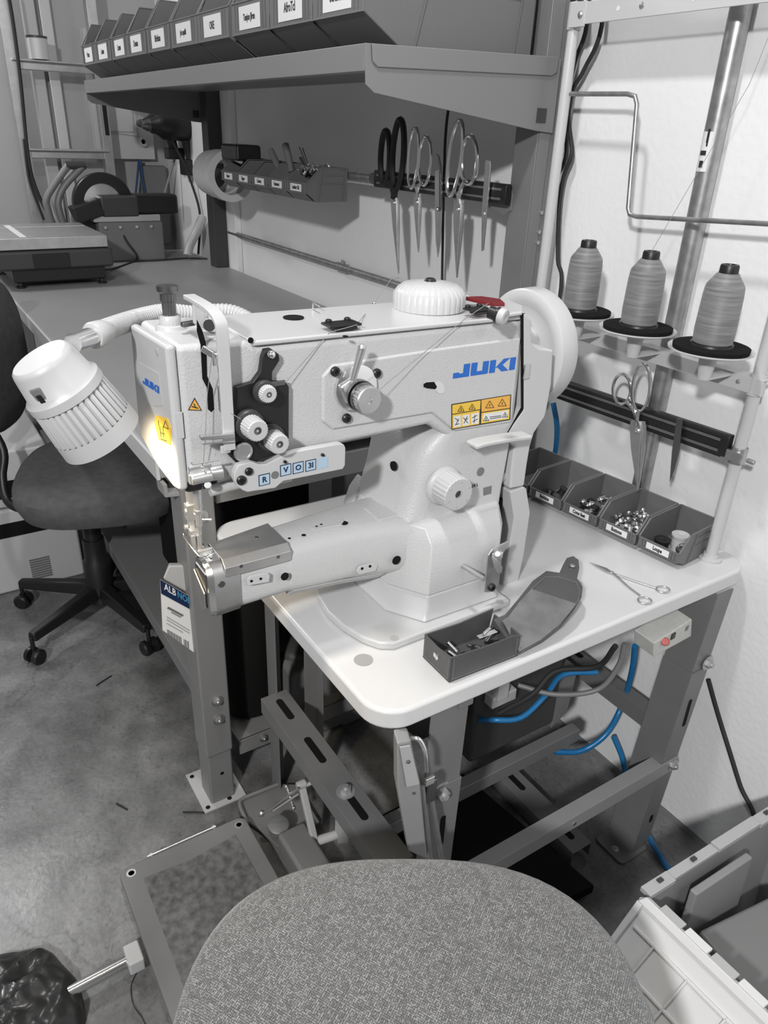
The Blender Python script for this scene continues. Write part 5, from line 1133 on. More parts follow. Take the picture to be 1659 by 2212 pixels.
# leather pouch
lpz = ZT
pc_ = thing('leather_pouch', (-0.79, 0.68, ZT), 'open grey leather tool pouch with stitched edges and snap flap lying on the table', 'pouch')
f0 = px(970, 1476, 2, ZT); f1 = px(1118, 1418, 2, ZT); fb = px(902, 1424, 2, ZT)
dX = (f1-f0); dX.z = 0; Lw = dX.length; dX.normalize(); dY = V((-dX.y, dX.x, 0)); 
dpt = abs((fb-f0).dot(dY)); hgt = 0.052
if (fb-f0).dot(dY) < 0: dY = -dY
def PL(a, b_, c): return f0 + dX*a + dY*b_ + V((0,0,c))
t = 0.0028
q = MB(); q.prism([PL(0,0,0.001), PL(Lw,0,0.001), PL(Lw,0,hgt*0.86), PL(Lw*0.9,0,hgt*0.95), PL(Lw*.5,0,hgt*0.93), PL(0,0,hgt)], dY*t); q.build('front_wall', M['leather'], pc_, bevel=0.001)
q = MB(); q.prism([PL(0,dpt,0.001), PL(Lw*0.95,dpt,0.001), PL(Lw*0.98,dpt*0.95,hgt*1.12), PL(Lw*.5,dpt,hgt*0.92), PL(0,dpt,hgt*0.95)], -dY*t); q.build('back_wall', M['leather'], pc_, bevel=0.001)
q = MB(); q.prism([PL(0,0,0.001), PL(0,dpt,0.001), PL(0,dpt,hgt*0.95), PL(0,dpt*0.5,hgt*0.90), PL(0,0,hgt)], dX*t); ew = q.build('end_wall', M['leather'], pc_, bevel=0.001)
q = MB(); q.prism([PL(Lw-t,0,0.001), PL(Lw-t,dpt,0.001), PL(Lw-t,dpt*0.9,hgt*0.9), PL(Lw+0.006,dpt*0.5,hgt*0.75), PL(Lw-t,0.004,hgt*0.86)], dX*t); q.build('end_wall', M['leather'], pc_, bevel=0.001)
q = MB(); q.prism([PL(0,0,0.001), PL(Lw,0,0.001), PL(Lw,dpt,0.001), PL(0,dpt,0.001)], (0,0,0.002)); q.build('bottom', M['leather'], pc_)
q = MB(); q.lathe(PL(-0.0002, dpt*0.52, hgt*0.55), -dX, [(0, 0.0068), (0.001, 0.0068), (0.002, 0.005), (0.001, 0.003), (0.001, 0.0001)], 24); q.build('snap_socket', M['chrome'], ew)
# stitching
def stitches(path, name, r=0.0006, step=0.0045):
    q = MB()
    for a, b_ in zip(path[:-1], path[1:]):
        L = (b_-a).length; n = max(1, int(L/step))
        for i in range(n):
            p0 = a.lerp(b_, i/n); p1 = a.lerp(b_, (i+0.6)/n); q.cyl(p0, p1, r, None, 5)
    return q.build(name, M['stitch'], pc_)
o_ = -dY*0.0004
stitches([PL(0.006,0,hgt*0.9)+o_, PL(0.006,0,0.006)+o_, PL(Lw-0.006,0,0.006)+o_, PL(Lw-0.006,0,hgt*0.80)+o_], 'stitching')
o_ = -dX*0.0004
stitches([PL(0,0.005,hgt*0.9)+o_, PL(0,0.005,0.006)+o_, PL(0,dpt-0.005,0.006)+o_, PL(0,dpt-0.005,hgt*0.85)+o_], 'stitching')
# flap: a curved sheet rising out of the back, lying open to the right
def FP(u, v, z): return px(u, v, 2, ZT+z)
outl = [(1066, 1341, .046), (1090, 1331, .045), (1118, 1298, .046), (1150, 1258, .050), (1180, 1236, .052), (1208, 1240, .054), (1216, 1222, .055), (1224, 1208, .056), (1238, 1204, .056), (1249, 1212, .055), (1251, 1230, .054), (1246, 1252, .052), (1258, 1270, .050), (1256, 1292, .046), (1238, 1322, .038), (1210, 1356, .026), (1170, 1388, .014), (1118, 1416, .006)]
q = MB(); ctr = [FP(*p) for p in outl]
q.b.free(); q.b = bmesh.new()
vs = ctr + [p+V((0,0,0.003)) for p in ctr]; n = len(ctr)
q._add(vs, [tuple(range(n)), tuple(range(2*n-1, n-1, -1))] + [(i, i+n, (i+1)%n+n, (i+1)%n) for i in range(n)])
bmesh.ops.triangulate(q.b, faces=[f for f in q.b.faces if len(f.verts) > 4])
fl = q.build('flap', M['leather'], pc_, smooth=True)
inn = [(1085, 1340, .0500), (1098, 1332, .0510), (1122, 1300, .0535), (1148, 1272, .0575), (1245, 1304, .050), (1232, 1322, .045), (1206, 1352, .034), (1168, 1382, .022), (1122, 1408, .014)]
q = MB(); q._add([FP(*p) for p in inn], [tuple(range(len(inn)))]); bmesh.ops.triangulate(q.b, faces=q.b.faces[:]); plabel(q.build('flap_lining', M['suede'], fl), 'suede lining of the flap')
stitches([FP(u, v, z+0.004) for u, v, z in ((1148, 1272, .050), (1178, 1246, .052), (1206, 1246, .053), (1245, 1258, .052), (1252, 1276, .049), (1249, 1296, .046), (1205, 1356, .028), (1168, 1384, .016), (1124, 1410, .008))], 'stitching')
q = MB(); q.lathe(FP(1236, 1222, .0595), (0.1,0,1), [(0, 0.006), (0.001, 0.006), (0.002, 0.004), (0.002, 0.0001)], 20); q.build('snap_button', M['chrome'], fl)
q = MB()
for j in range(9):
    p = PL(Lw*(0.2+0.6*random.random()), dpt*(0.25+0.5*random.random()), 0.012+0.016*random.random()); d = V((random.uniform(-1,1), random.uniform(-1,1), 0.3)).normalized()
    q.bar(p-d*0.012, p+d*0.012, 0.006, 0.006, mi=j % 2)
p = PL(Lw*0.72, dpt*0.5, 0.036); q.bar(p-dX*0.02, p+dX*0.02, 0.010, 0.004)
q.bar(p+V((0,0,0.004))-dX*0.008, p+V((0,0,0.012))+dX*0.006, 0.006, 0.003)
o = q.build('presser_foot_set', [M['chrome'], M['black']], origin=tuple(PL(Lw/2, dpt/2, 0.006)), bevel=0.001); tag(o, 'jumbled black and chrome metal tool parts inside the open leather pouch', 'tool parts'); o['kind'] = 'stuff'

# ================================================================= FOREGROUND CHAIR
def superell(c, U, Vv, a, b_, z, n=48, p=2.6):
    out = []
    for i in range(n):
        t = 2*PI*i/n; ct, st = math.cos(t), math.sin(t)
        out.append(V((c[0], c[1], 0)) + U*(a*math.copysign(abs(ct)**(2/p), ct)) + Vv*(b_*math.copysign(abs(st)**(2/p), st)) + V((0,0,z)))
    return out
U_ = V((-0.856, 0.517, 0)); V_ = V((0.517, 0.856, 0))
SZ = 0.60
sc_ = px(880, 1830, 2, SZ) - U_*0.29
fch = thing('sewing_chair', (sc_.x, sc_.y, 0), 'sewing chair with grey herringbone woven seat in the foreground', 'chair')
secs = []
for f, dz in ((0.0, -0.085), (0.80, -0.085), (0.93, -0.075), (0.985, -0.055), (1.0, -0.035), (0.985, -0.015), (0.95, -0.004), (0.88, 0.002), (0.75, 0.003), (0.5, 0.0), (0.25, -0.004), (0.001, -0.006)):
    secs.append(superell((sc_.x, sc_.y), U_, V_, 0.285*max(f, 0.001), 0.315*max(f, 0.001), SZ+dz, 64, 2.7 - 0.3*(f < 0.9)))
MB().loft(secs).build('seat', M['weave'], fch)
MB().cyl((sc_.x, sc_.y, 0.10), (sc_.x, sc_.y, SZ-0.086), 0.028, None, 24).build('gas_column', M['black'], fch)
def base5(root, cx, cy, R, a0, z=0.085, n=5, th=0.028):
    hb_ = MB().lathe((cx, cy, z-0.03), (0,0,1), [(0, 0.045), (0.07, 0.04), (0.09, 0.034)], 24).build('base_hub', M['black'], root)
    for i in range(n):
        a = a0+2*PI*i/n; d = V((math.cos(a), math.sin(a), 0)); s = V((-d.y, d.x, 0))
        p0 = V((cx, cy, z+0.02)); p1 = p0 + d*R + V((0,0,-0.02))
        q = MB(); q.loft([[p+s*w_-V((0,0,h)), p-s*w_-V((0,0,h)), p-s*w_*0.7+V((0,0,h)), p+s*w_*0.7+V((0,0,h))] for p, w_, h in ((p0+d*0.02, 0.030, 0.024), (p0.lerp(p1, 0.55), 0.024, 0.020), (p1, 0.019, 0.015))])
        lg = q.build('base_leg', M['black'], root, bevel=0.007, seg=3)
        c = p1 + V((0,0,-(p1.z-0.027)))
        q = MB()
        q.cyl(p1, (p1.x, p1.y, 0.04), 0.007)
        for sg in (-1, 1): q.lathe(c+s*0.010*sg, s*sg, [(0, 0.026), (0.012, 0.027), (0.018, 0.022), (0.019, 0.008), (0.019, 0.0001)], 28)
        q.build('caster', M['black'], root)
base5(fch, sc_.x, sc_.y, 0.24, 0.3)

# ================================================================= FAR CHAIR BY THE BENCH
cx, cy = -2.42, 0.400
SC2 = 0.605
oc = thing('office_chair', (cx, cy, 0), 'dark fabric swivel chair on a black five-star base in front of the workbench', 'chair')
cs_ = V((-2.37, 0.455)); U2 = V((-0.92, 0.30, 0)).normalized(); V2 = V((-U2.y, U2.x, 0))
secs = []
for f, dz in ((0.0, -0.105), (0.82, -0.105), (0.94, -0.09), (1.0, -0.05), (0.985, -0.018), (0.92, 0.0), (0.75, 0.006), (0.5, 0.002), (0.001, -0.004)):
    secs.append(superell(cs_, U2, V2, 0.30*max(f, 0.001), 0.265*max(f, 0.001), SC2+dz, 48, 2.9))
MB().loft(secs).build('seat', M['fabric'], oc)
MB().lathe((cx, cy, 0.07), (0,0,1), [(0, 0.048), (0.16, 0.046), (0.17, 0.038), (0.25, 0.036), (0.25, 0.030), (SC2-0.15, 0.030)], 32).build('gas_column', M['black'], oc)
base5(oc, cx, cy, 0.31, math.radians(-58), z=0.10)
MB().box(cx-0.10, cx+0.10, cy-0.07, cy+0.10, SC2-0.145, SC2-0.103).build('seat_mount', M['black'], oc, bevel=0.01)
q = MB(); q.tube([(cx+0.08, cy+0.05, SC2-0.10), (cx+0.13, cy+0.07, SC2-0.13)], 0.006); q.ball((cx+0.14, cy+0.075, SC2-0.175), 0.024, 14, sc=(0.7, 0.7, 1.3)); q.tube([(cx+0.13, cy+0.07, SC2-0.13), (cx+0.14, cy+0.075, SC2-0.16)], 0.006); q.build('height_lever', M['dark_grey'], oc)
# backrest
bc = V((-2.72, 0.225, 0.90)); nB = V((0.55, 0.84, 0)).normalized(); sB = V((0.84, -0.55, 0)).normalized()
secs = []
for f, d in ((0.001, -0.045), (0.85, -0.045), (0.97, -0.035), (1.0, -0.012), (0.97, 0.02), (0.88, 0.035), (0.6, 0.04), (0.001, 0.04)):
    secs.append([bc + nB*d + sB*(0.215*f*math.copysign(abs(math.cos(t))**0.75, math.cos(t))) + V((0,0,1))*(0.25*f*math.copysign(abs(math.sin(t))**0.75, math.sin(t))) for t in [2*PI*i/48 for i in range(48)]])
MB().loft(secs).build('backrest', M['fabric'], oc)
bar_ = [px(4, 960, 0, -2.50), px(5, 1030, 0, -2.50), px(12, 1075, 0, -2.50), px(35, 1097, 0, -2.47), px(75, 1098, 0, -2.42), (cx+0.0, cy-0.05, SC2-0.10)]
bar_ = [V((-2.74, 0.12, 0.80)), px(2, 960, 0, -2.62), px(5, 1030, 0, -2.58), px(14, 1078, 0, -2.54), px(38, 1097, 0, -2.50), px(80, 1098, 0, -2.48), (cx+0.0, cy-0.05, SC2-0.10)]
q = MB(); q.tube(smoothpath(bar_, 6), 0.014, 12); q.build('back_bar', M['black'], oc)

# white cabinet under the bench on the left
wc_ = thing('white_cabinet', (-2.90, 0.20, 0), 'white plastic drawer cabinet with black slot handles under the end of the bench', 'cabinet')
MB().box(-3.25, -2.735, -0.25, 0.405, 0.0, 0.34).build('body', M['whitep'], wc_, bevel=0.012)
MB().box(-3.25, -2.74, -0.25, 0.35, 0.345, 0.56).build('upper_drawer', M['whitep'], wc_, bevel=0.010)
q = MB(); q.box(-2.736, -2.732, 0.05, 0.325, 0.232, 0.288); q.box(-2.742, -2.736, 0.05, 0.33, 0.385, 0.45); q.each('slot_handle', M['blackm'], wc_)
q = MB()
for i in range(9): q.box(-2.736, -2.7315, 0.215, 0.285, 0.035+i*0.010, 0.0405+i*0.010)
q.build('vent', M['mid_grey'], wc_)

# box with a header card on the bench leg
tgx = thing('packaged_part', tuple(px(385, 1300, 0, -1.41)), 'bagged grey part with a blue and white header card hanging on the bench leg', 'package')
def tp_(u, v): return px(u, v, 0, -1.415)
MB().prism([tp_(u, v) for u, v in ((347, 1253), (425, 1298), (427, 1415), (352, 1362))], (-0.004, 0, 0)).build('card', M['label'], tgx)
hd = MB().prism([tp_(u, v) for u, v in ((346, 1252), (425, 1298), (425, 1324), (348, 1282))], (0.0008, 0, 0)).build('header', M['navy'], tgx)
dd = (tp_(425, 1298)-tp_(346, 1252)).normalized(); uu = (tp_(346, 1252)-tp_(348, 1282)).normalized()
textmesh('ALB', 0.024, tp_(367, 1274)+V((0.0016,0,0)), dd, uu, M['label'], 'header_lettering', hd, bold=0.0004, wscale=0.85)
textmesh('NOIC', 0.024, tp_(400, 1293)+V((0.0016,0,0)), dd, uu, M['cyan'], 'header_lettering', hd, bold=0.0004, wscale=0.8)
q = MB()
for (u0, v0, u1, v1, w_) in ((362, 1312, 395, 1330, 0.010), (360, 1332, 410, 1362, 0.002), (360, 1338, 410, 1368, 0.002), (360, 1346, 395, 1366, 0.002), (370, 1322, 390, 1333, 0.004)):
    q.bar(tp_(u0, v0)+V((0.0006,0,0)), tp_(u1, v1)+V((0.0006,0,0)), w_*0.5, 0.0005, up=(1,0,0))
for i in range(16):
    if i == 11: continue
    a = tp_(361+i*3, 1357+i*1.75+2)+V((0.0006,0,0)); q.bar(a, a-uu*0.022, 0.0012+0.0012*(i % 2), 0.0005, up=(1,0,0))
q.build('card_print', mat('grey_print', 0.15, 0.6), tgx)
q = MB(); q.loft([[px(u, v, 0, -1.43) for u, v in ((352, 1250), (422, 1290), (420, 1240), (395, 1222), (365, 1222))], [px(u, v, 0, -1.47) for u, v in ((352, 1250), (422, 1290), (420, 1236), (395, 1215), (365, 1215))]]); q.build('bag', M['lgrey'], tgx, bevel=0.004)
# dark things on the bench's lower shelf
q = MB(); q.box(-2.25, -1.70, 0.58, 0.88, 0.277, 0.80); o = q.build('shelf_crate', M['blackm'], origin=(-1.9, 0.73, 0.277), bevel=0.03, seg=3); tag(o, 'black crate on the lower bench shelf in shadow', 'crate')
q = MB(); q.lathe((-1.56, 0.60, 0.147), (0,0,1), [(0, 0.04), (0.01, 0.072), (0.05, 0.082), (0.50, 0.086), (0.51, 0.08)], 32); o = q.build('waste_bin', M['blackm'], origin=(-1.56, 0.60, 0.147)); tag(o, 'round black bin on the foot shelf beneath the bench end', 'bin')
q = MB(); q.lathe((-1.98, 0.68, 0.48), (0.85, -0.5, 0), [(0, 0.06), (0.10, 0.065), (0.11, 0.05)], 28); o = q.build('grinder_motor', M['blackm'], origin=(-1.98, 0.66, 0.41)); o.hide_render = False; bpy.data.objects.remove(o)

# ================================================================= ON THE BENCH: SCALE, SAW
s_ = thing('bench_scale', (-3.55, 0.60, ZB), 'black platform scale with steel plate standing on the bench near its front edge', 'scale')
q = MB(); q.box(-3.86, -3.37, 0.36, 0.80, ZB+0.148, ZB+0.195); q.build('platform', M['steel'], s_, bevel=0.004)
q = MB(); q.box(-3.72, -3.712, 0.37, 0.79, ZB+0.1955, ZB+0.1958); q.box(-3.80, -3.38, 0.47, 0.495, ZB+0.1955, ZB+0.1959); q.each('platform_tape', M['label'], s_)
q = MB(); q.box(-3.88, -3.36, 0.365, 0.815, ZB+0.072, ZB+0.146); q.build('housing', M['dark_grey'], s_, bevel=0.012)
q = MB(); q.box(-3.362, -3.357, 0.50, 0.64, ZB+0.080, ZB+0.135); q.build('display', M['black'], s_, bevel=0.001)
q = MB(); q.box(-3.80, -3.38, 0.42, 0.78, ZB+0.022, ZB+0.075); q.build('base', M['black'], s_, bevel=0.006)
for x, y in ((-3.40, 0.445), (-3.40, 0.765), (-3.75, 0.43), (-3.75, 0.77)):
    q = MB(); q.lathe((x, y, ZB), (0,0,1), [(0, 0.018), (0.008, 0.019), (0.010, 0.010), (0.024, 0.009)], 20); q.build('foot', M['black'], s_)
w_ = thing('chop_saw', (-4.0, 1.05, ZB), 'grey and black abrasive chop saw at the far end of the bench behind the scale', 'saw')
MB().box(-4.18, -3.93, 0.90, 1.21, ZB, ZB+0.185).build('saw_base', M['mid_grey'], w_, bevel=0.008)
q = MB(); q.box(-4.2, -3.925, 0.88, 1.20, ZB+0.185, ZB+0.215)
for y in (0.93, 1.0, 1.08, 1.15): q.cyl((-3.93, y, ZB+0.16), (-3.918, y, ZB+0.16), 0.008)
q.build('saw_bed', M['lgrey'], w_, bevel=0.003)
c = px(222, 440, 0, -4.02)
q = MB(); q.lathe(c, (1, 0, 0), [(-0.04, 0.135), (0.03, 0.142), (0.035, 0.138), (0.035, 0.095), (0.01, 0.09), (0.01, 0.0001)], 48); q.build('blade_guard', M['black'], w_)
q = MB(); q.lathe(c+V((0.008,0,0)), (1,0,0), [(0, 0.09), (0.006, 0.09), (0.010, 0.03), (0.02, 0.028), (0.02, 0.0001)], 40); q.build('saw_disc', M['chrome'], w_)
q = MB(); q.box(-4.05, -3.92, 0.92, 1.10, ZB+0.205, ZB+0.30); q.build('motor_cover', M['dark_grey'], w_, bevel=0.012)
q = MB(); q.box(-4.05, -3.93, 1.08, 1.30, ZB+0.215, ZB+0.305); q.build('belt_housing', M['black'], w_, bevel=0.014)
q = MB(); q.obox((-3.96, 0.86, ZB+0.235), (0.10, 0.13, 0.075), (V((1,0,0)), V((0,0.95,0.3)), V((0,-0.3,0.95)))); q.build('battery', M['black'], w_, bevel=0.006)
for i, (dx) in enumerate((0, 24)):
    pts = [px(u+dx, v, 0, -4.05) for u, v in ((148+i*10, 356), (118, 398), (100+dx*0.1, 430), (104, 455), (118, 500))]
    q = MB(); q.tube(smoothpath(pts, 5), 0.016, 12); q.build('carry_handle', M['mid_grey'], w_)
q = MB(); q.tube([px(142, 357, 0, -4.05), px(184, 357, 0, -4.05)], 0.018, 14); q.build('handle_grip', M['dark_grey'], w_)
cable('power_cable', [(-3.99, 1.0, ZB+0.20), (-3.92, 1.02, ZB+0.10), (-3.91, 1.06, ZB+0.03), (-3.90, 1.04, ZB+0.005), (-3.72, 0.90, ZB+0.005), (-3.60, 0.83, ZB+0.02)], 0.0045, M['rubber'], 'thin black cord draped from the chop saw to the scale', 'cord')
cable('power_cable', [(-3.90, 1.02, ZB+0.006), (-3.88, 1.15, ZB+0.006), (-3.90, 1.30, ZB+0.006), (-3.85, 1.40, ZB+0.006)], 0.004, M['rubber'], 'black cord lying along the back of the bench top', 'cord')

# ================================================================= FAR WALL: LADDER, BOX, TOOLS
ld = thing('ladder', (-4.36, 0.85, 0), 'aluminium step ladder standing upright at the far wall behind the bench', 'ladder')
yl0, yl1 = px(22, 130, 0, -4.33).y, px(208, 130, 0, -4.33).y
for y, lab in ((yl0, 0), (yl1, 1)):
    q = MB(); q.prism([(-4.36, y-0.022, 0), (-4.30, y-0.022, 0), (-4.30, y+0.022, 0), (-4.304, y+0.022, 0), (-4.304, y-0.018, 0), (-4.36, y-0.018, 0)], (0, 0, 3.0)); rl_ = q.build('ladder_rail', M['steel'], ld, bevel=0.001)
q = MB()
for z in [2.6-0.375*i for i in range(7)]:
    pass
for (v0) in (143, 332):
    z = px(110, v0, 0, -4.31).z
    q = MB(); q.prism([(-4.357, yl0, z-0.022), (-4.357, yl0, z+0.022), (-4.285, yl0, z+0.022), (-4.285, yl0, z+0.012), (-4.302, yl0, z+0.009), (-4.302, yl0, z-0.022)], (0, yl1-yl0, 0)); q.build('ladder_step', M['steel'], ld, bevel=0.004)
for z in (0.75, 0.4, 2.2, 2.6): MB().box(-4.357, -4.302, yl0, yl1, z-0.022, z+0.022).build('ladder_step', M['steel'], ld, bevel=0.004)
q = MB(); a = px(210, 205, 0, -4.298); b_ = px(218, 292, 0, -4.298); q.box(-4.2995, -4.2985, yl1-0.006, yl1+0.014, b_.z, a.z); q.build('warning_strip', M['black'], ld)
z = px(110, 143, 0, -4.31).z+0.024
cn = thing('paint_can', (-4.315, px(85, 120, 0, -4.31).y, z), 'pale tin with dark lid standing on the upper ladder step', 'tin')
c = V(cn.location); MB().cyl(c, c+V((0,0,0.085)), 0.044, None, 32).build('body', M['can'], cn); MB().cyl(c+V((0,0,0.085)), c+V((0,0,0.094)), 0.046, None, 32).build('lid', M['dark_grey'], cn)
cable('power_cable', [px(15, -30, 0, -4.27), px(30, 60, 0, -4.27), px(45, 180, 0, -4.27), px(60, 330, 0, -4.27), px(75, 400, 0, -4.27), px(110, 478, 0, -4.26)], 0.008, M['rubber'], 'thick black cable hanging down along the left ladder rail', 'cable')
cable('power_cable', [px(52, 300, 0, -4.27), px(60, 370, 0, -4.27), px(70, 410, 0, -4.27), px(95, 475, 0, -4.26)], 0.006, M['rubber'], 'second black cable below the ladder step', 'cable')
eb = thing('electrical_panel', (-4.49, 1.2, 1.45), 'pale flush electrical panel door on the far wall beside the ladder', 'electrical panel')
A1, A2 = px(228, 343, 0, -4.44), px(322, 195, 0, -4.44)
MB().box(-4.5, -4.44, 1.06, A2.y, A1.z, A2.z+0.25).build('panel_box', M['can'], eb, bevel=0.004)
q = MB(); yy0, yy1, zz0, zz1 = 1.08, px(290, 285, 0, -4.44).y, px(290, 285, 0, -4.44).z, A2.z+0.2
for s in (0.0, 0.02): q.tube([(-4.438, yy0, zz0+s*0), (-4.438, yy1+s, zz0-s), (-4.438, yy1+s, zz1)], 0.004, 6)
q.build('door_bead', M['lgrey'], eb)
# lanyard
q = MB(); q.tube([px(300, 345, 0, -4.43), px(298, 370, 0, -4.43), px(292, 430, 0, -4.43)], 0.006, 6); q.tube([px(302, 345, 0, -4.43), px(308, 390, 0, -4.43), px(315, 430, 0, -4.43)], 0.008, 6); tag(q.build('lanyard', M['bluel'], origin=tuple(px(300, 345, 0, -4.43))), 'dark blue lanyard hanging under the electrical panel', 'lanyard')
q = MB(); q.lathe(px(308, 306, 0, -4.42), (1, 0, 0), [(0, 0.022), (0.02, 0.022), (0.02, 0.012), (0, 0.012)], 20); tag(q.build('hook_ring', M['can'], origin=tuple(px(308, 306, 0, -4.42))), 'small pale ring hanging at the corner of the electrical panel', 'ring')
# hanging power tools
def power_tool(x, y, z, lab, s=1.0, fl_=1):
    r_ = thing('power_drill', (x, y, z), lab, 'power tool', None)
    MB().lathe((x, y-0.10*s*fl_, z), (0, fl_, 0), [(0, 0.02*s), (0.03*s, 0.035*s), (0.05*s, 0.05*s), (0.16*s, 0.055*s), (0.19*s, 0.04*s)], 28).build('motor_body', M['black'], r_)
    MB().lathe((x, y-0.13*s*fl_, z), (0, fl_, 0), [(0, 0.012*s), (0.02*s, 0.022*s), (0.04*s, 0.02*s)], 20).build('chuck', M['dsteel'], r_)
    q = MB(); q.loft([superell((x, y+0.05*s*fl_), V((1,0,0)), V((0,1,0)), 0.022*s, 0.03*s, z-0.03, 16), superell((x, y+0.07*s*fl_), V((1,0,0)), V((0,1,0)), 0.02*s, 0.026*s, z-0.13*s, 16)]); q.build('handle', M['dark_grey'], r_)
    MB().box(x-0.035*s, x+0.035*s, y+0.02*s, y+0.13*s, z-0.18*s, z-0.12*s).build('battery', M['black'], r_, bevel=0.006)
    return r_
q1 = px(345, 268, 0, -4.25); q2 = px(385, 278, 0, -4.15)
power_tool(q1.x, q1.y, q1.z, 'black cordless tool hanging nearest the electrical panel', 0.9)
power_tool(q2.x, q2.y-0.02, q2.z+0.01, 'larger black cordless tool hanging beside the far upright', 1.25)
q = MB(); q.tube(smoothpath([px(375, 250, 0, -4.1), px(405, 240, 0, -4.1), px(430, 250, 0, -4.1), px(440, 262, 0, -4.1)]), 0.014, 10); tag(q.build('hose_coil', M['lgrey'], origin=tuple(px(405, 250, 0, -4.1))), 'grey hose curving over the hanging cordless tools', 'hose')
cable('power_cable', [px(372, 305, 0, -4.05), px(395, 350, 0, -4.05), px(415, 400, 0, -4.05), px(432, 465, 0, -4.0), (-3.98, 1.40, 1.0)], 0.006, M['rubber'], 'black cord falling from the hanging tools to the bench', 'cord')
q = MB(); q.tube(smoothpath([px(437, 470, 0, -3.95), px(425, 500, 0, -3.9), px(410, 530, 0, -3.9), px(405, 553, 0, -3.88)]), 0.022, 12); tag(q.build('cloth_hose', M['lgrey'], origin=tuple(px(405, 553, 0, -3.88))), 'pale flexible hose standing on the bench beside the far upright', 'hose')
q = MB(); q.tube([px(382, 330, 0, -4.3), px(372, 360, 0, -4.3), px(352, 430, 0, -4.3)], 0.006, 8); tag(q.build('power_cable', M['mid_grey'], origin=tuple(px(382, 330, 0, -4.3))), 'grey cord hanging slantwise below the cordless tools', 'cord')
MB_ = MB().box(-4.495, -4.446, 1.28, 1.42, ZB, 1.40); tag(MB_.build('wall_duct', M['mid_grey'], origin=(-4.46, 1.35, ZB), bevel=0.01), 'grey ribbed duct rising from the bench in the far corner', 'duct')

# ================================================================= PEDAL, BAG, FLOOR THINGS
pd = thing('foot_pedal', (-1.08, 0.31, 0), 'large grey treadle pedal with textured rubber mat on the floor left of the chair', 'pedal')
ZP = 0.055
MB().prism(rrect(-1.285, -0.82, 0.150, 0.462, 0.022, ZP-0.02), (0,0,0.020)).build('pedal_frame', M['frame'], pd, bevel=0.004, seg=3)
matm = mat('worn_pedal_mat', 0.12, 0.7, bump=1.0, scale=140, var=0.45, vscale=55)
MB().prism([(-1.235, 0.195, ZP-0.001), (-1.225, 0.30, ZP-0.001), (-1.238, 0.42, ZP-0.001), (-0.85, 0.425, ZP-0.001), (-0.845, 0.19, ZP-0.001)], (0,0,0.003)).build('rubber_mat', matm, pd)
q = MB()
for x, y in ((-1.262, 0.175), (-1.262, 0.440)): q.lathe((x, y, ZP), (0,0,1), [(0, 0.011), (0.0015, 0.011), (0.0015, 0.007), (-0.001, 0.006), (-0.001, 0.0001)], 20)
q.each('pedal_screw', M['steel'], pd)
q = MB(); q.tube([(-1.29, 0.22, ZP-0.004), (-1.29, 0.39, ZP-0.004)], 0.0035, 8); q.cyl((-1.29, 0.225, ZP-0.004), (-1.29, 0.232, ZP-0.004), 0.007); q.cyl((-1.29, 0.38, ZP-0.004), (-1.29, 0.387, ZP-0.004), 0.007); q.build('hinge_rod', M['steel'], pd)
for x, y in ((-1.24, 0.19), (-1.24, 0.42), (-0.86, 0.19), (-0.86, 0.42)): MB().cyl((x, y, 0), (x, y, ZP-0.02), 0.012).build('rubber_foot', M['rubber'], pd)
# linkage behind the pedal
lk = thing('treadle_linkage', (-1.14, 0.53, 0), 'cast treadle linkage with pale upright lever and tie rods behind the pedal', 'linkage')
q = MB(); q.tube(smoothpath([px(600, 1694, 2, 0.03), px(560, 1710, 2, 0.03), px(522, 1727, 2, 0.03), px(520, 1745, 2, 0.03), px(536, 1778, 2, 0.03)], 5), 0.005, 8); q.build('base_rim', M['framel'], lk)
MB().prism([px(u, v, 2, 0.012) for u, v in ((523, 1730), (600, 1698), (640, 1700), (690, 1780), (600, 1835), (565, 1800), (538, 1780))], (0,0,0.010)).build('base_casting', M['frame'], lk, bevel=0.002)
MB().box(-1.17, -1.02, 0.50, 0.575, 0.012, 0.085).build('bracket_block', M['mid_grey'], lk, bevel=0.01)
q = MB(); a, b_ = px(651, 1695, 1, 0.575), px(682, 1826, 1, 0.575); q.bar(a, b_, 0.014, 0.018, up=(0,1,0)); q.cyl(a+V((0,0.012,0)), a-V((0,0.012,0)), 0.011, None, 20); q.build('upright_lever', M['lgrey'], lk, bevel=0.004, seg=3)
q = MB(); q.tube([px(645, 1702, 1, 0.56), px(585, 1748, 1, 0.50), px(558, 1762, 1, 0.48)], 0.003, 8); q.tube([px(645, 1715, 1, 0.56), px(590, 1752, 1, 0.50)], 0.003, 8); q.ball(px(565, 1757, 1, 0.485), 0.008, 12); q.build('tie_rod', M['steel'], lk)
q = MB(); q.tube([px(620, 1700, 1, 0.55), px(634, 1746, 1, 0.55)], 0.004, 8); q.ball(px(619, 1699, 1, 0.55), 0.007, 10); q.ball(px(634, 1745, 1, 0.55), 0.006, 10); q.ball(px(627, 1722, 1, 0.55), 0.006, 10); q.build('adjuster_chain', M['chrome'], lk)
q = MB(); q.tube([px(660, 1697, 1, 0.585), px(679, 1688, 1, 0.60)], 0.005, 10); q.ball(px(678, 1689, 1, 0.60), 0.009, 12); q.build('pivot_knob', M['lgrey'], lk)
q = MB(); q.prism([px(u, v, 1, 0.60) for u, v in ((724, 1750), (732, 1753), (752, 1785), (752, 1824), (730, 1824), (722, 1795))], (0, 0.012, 0)); q.cyl(px(690, 1815, 1, 0.57), px(735, 1800, 1, 0.61), 0.011); q.build('side_casting', M['lgrey'], lk, bevel=0.003)
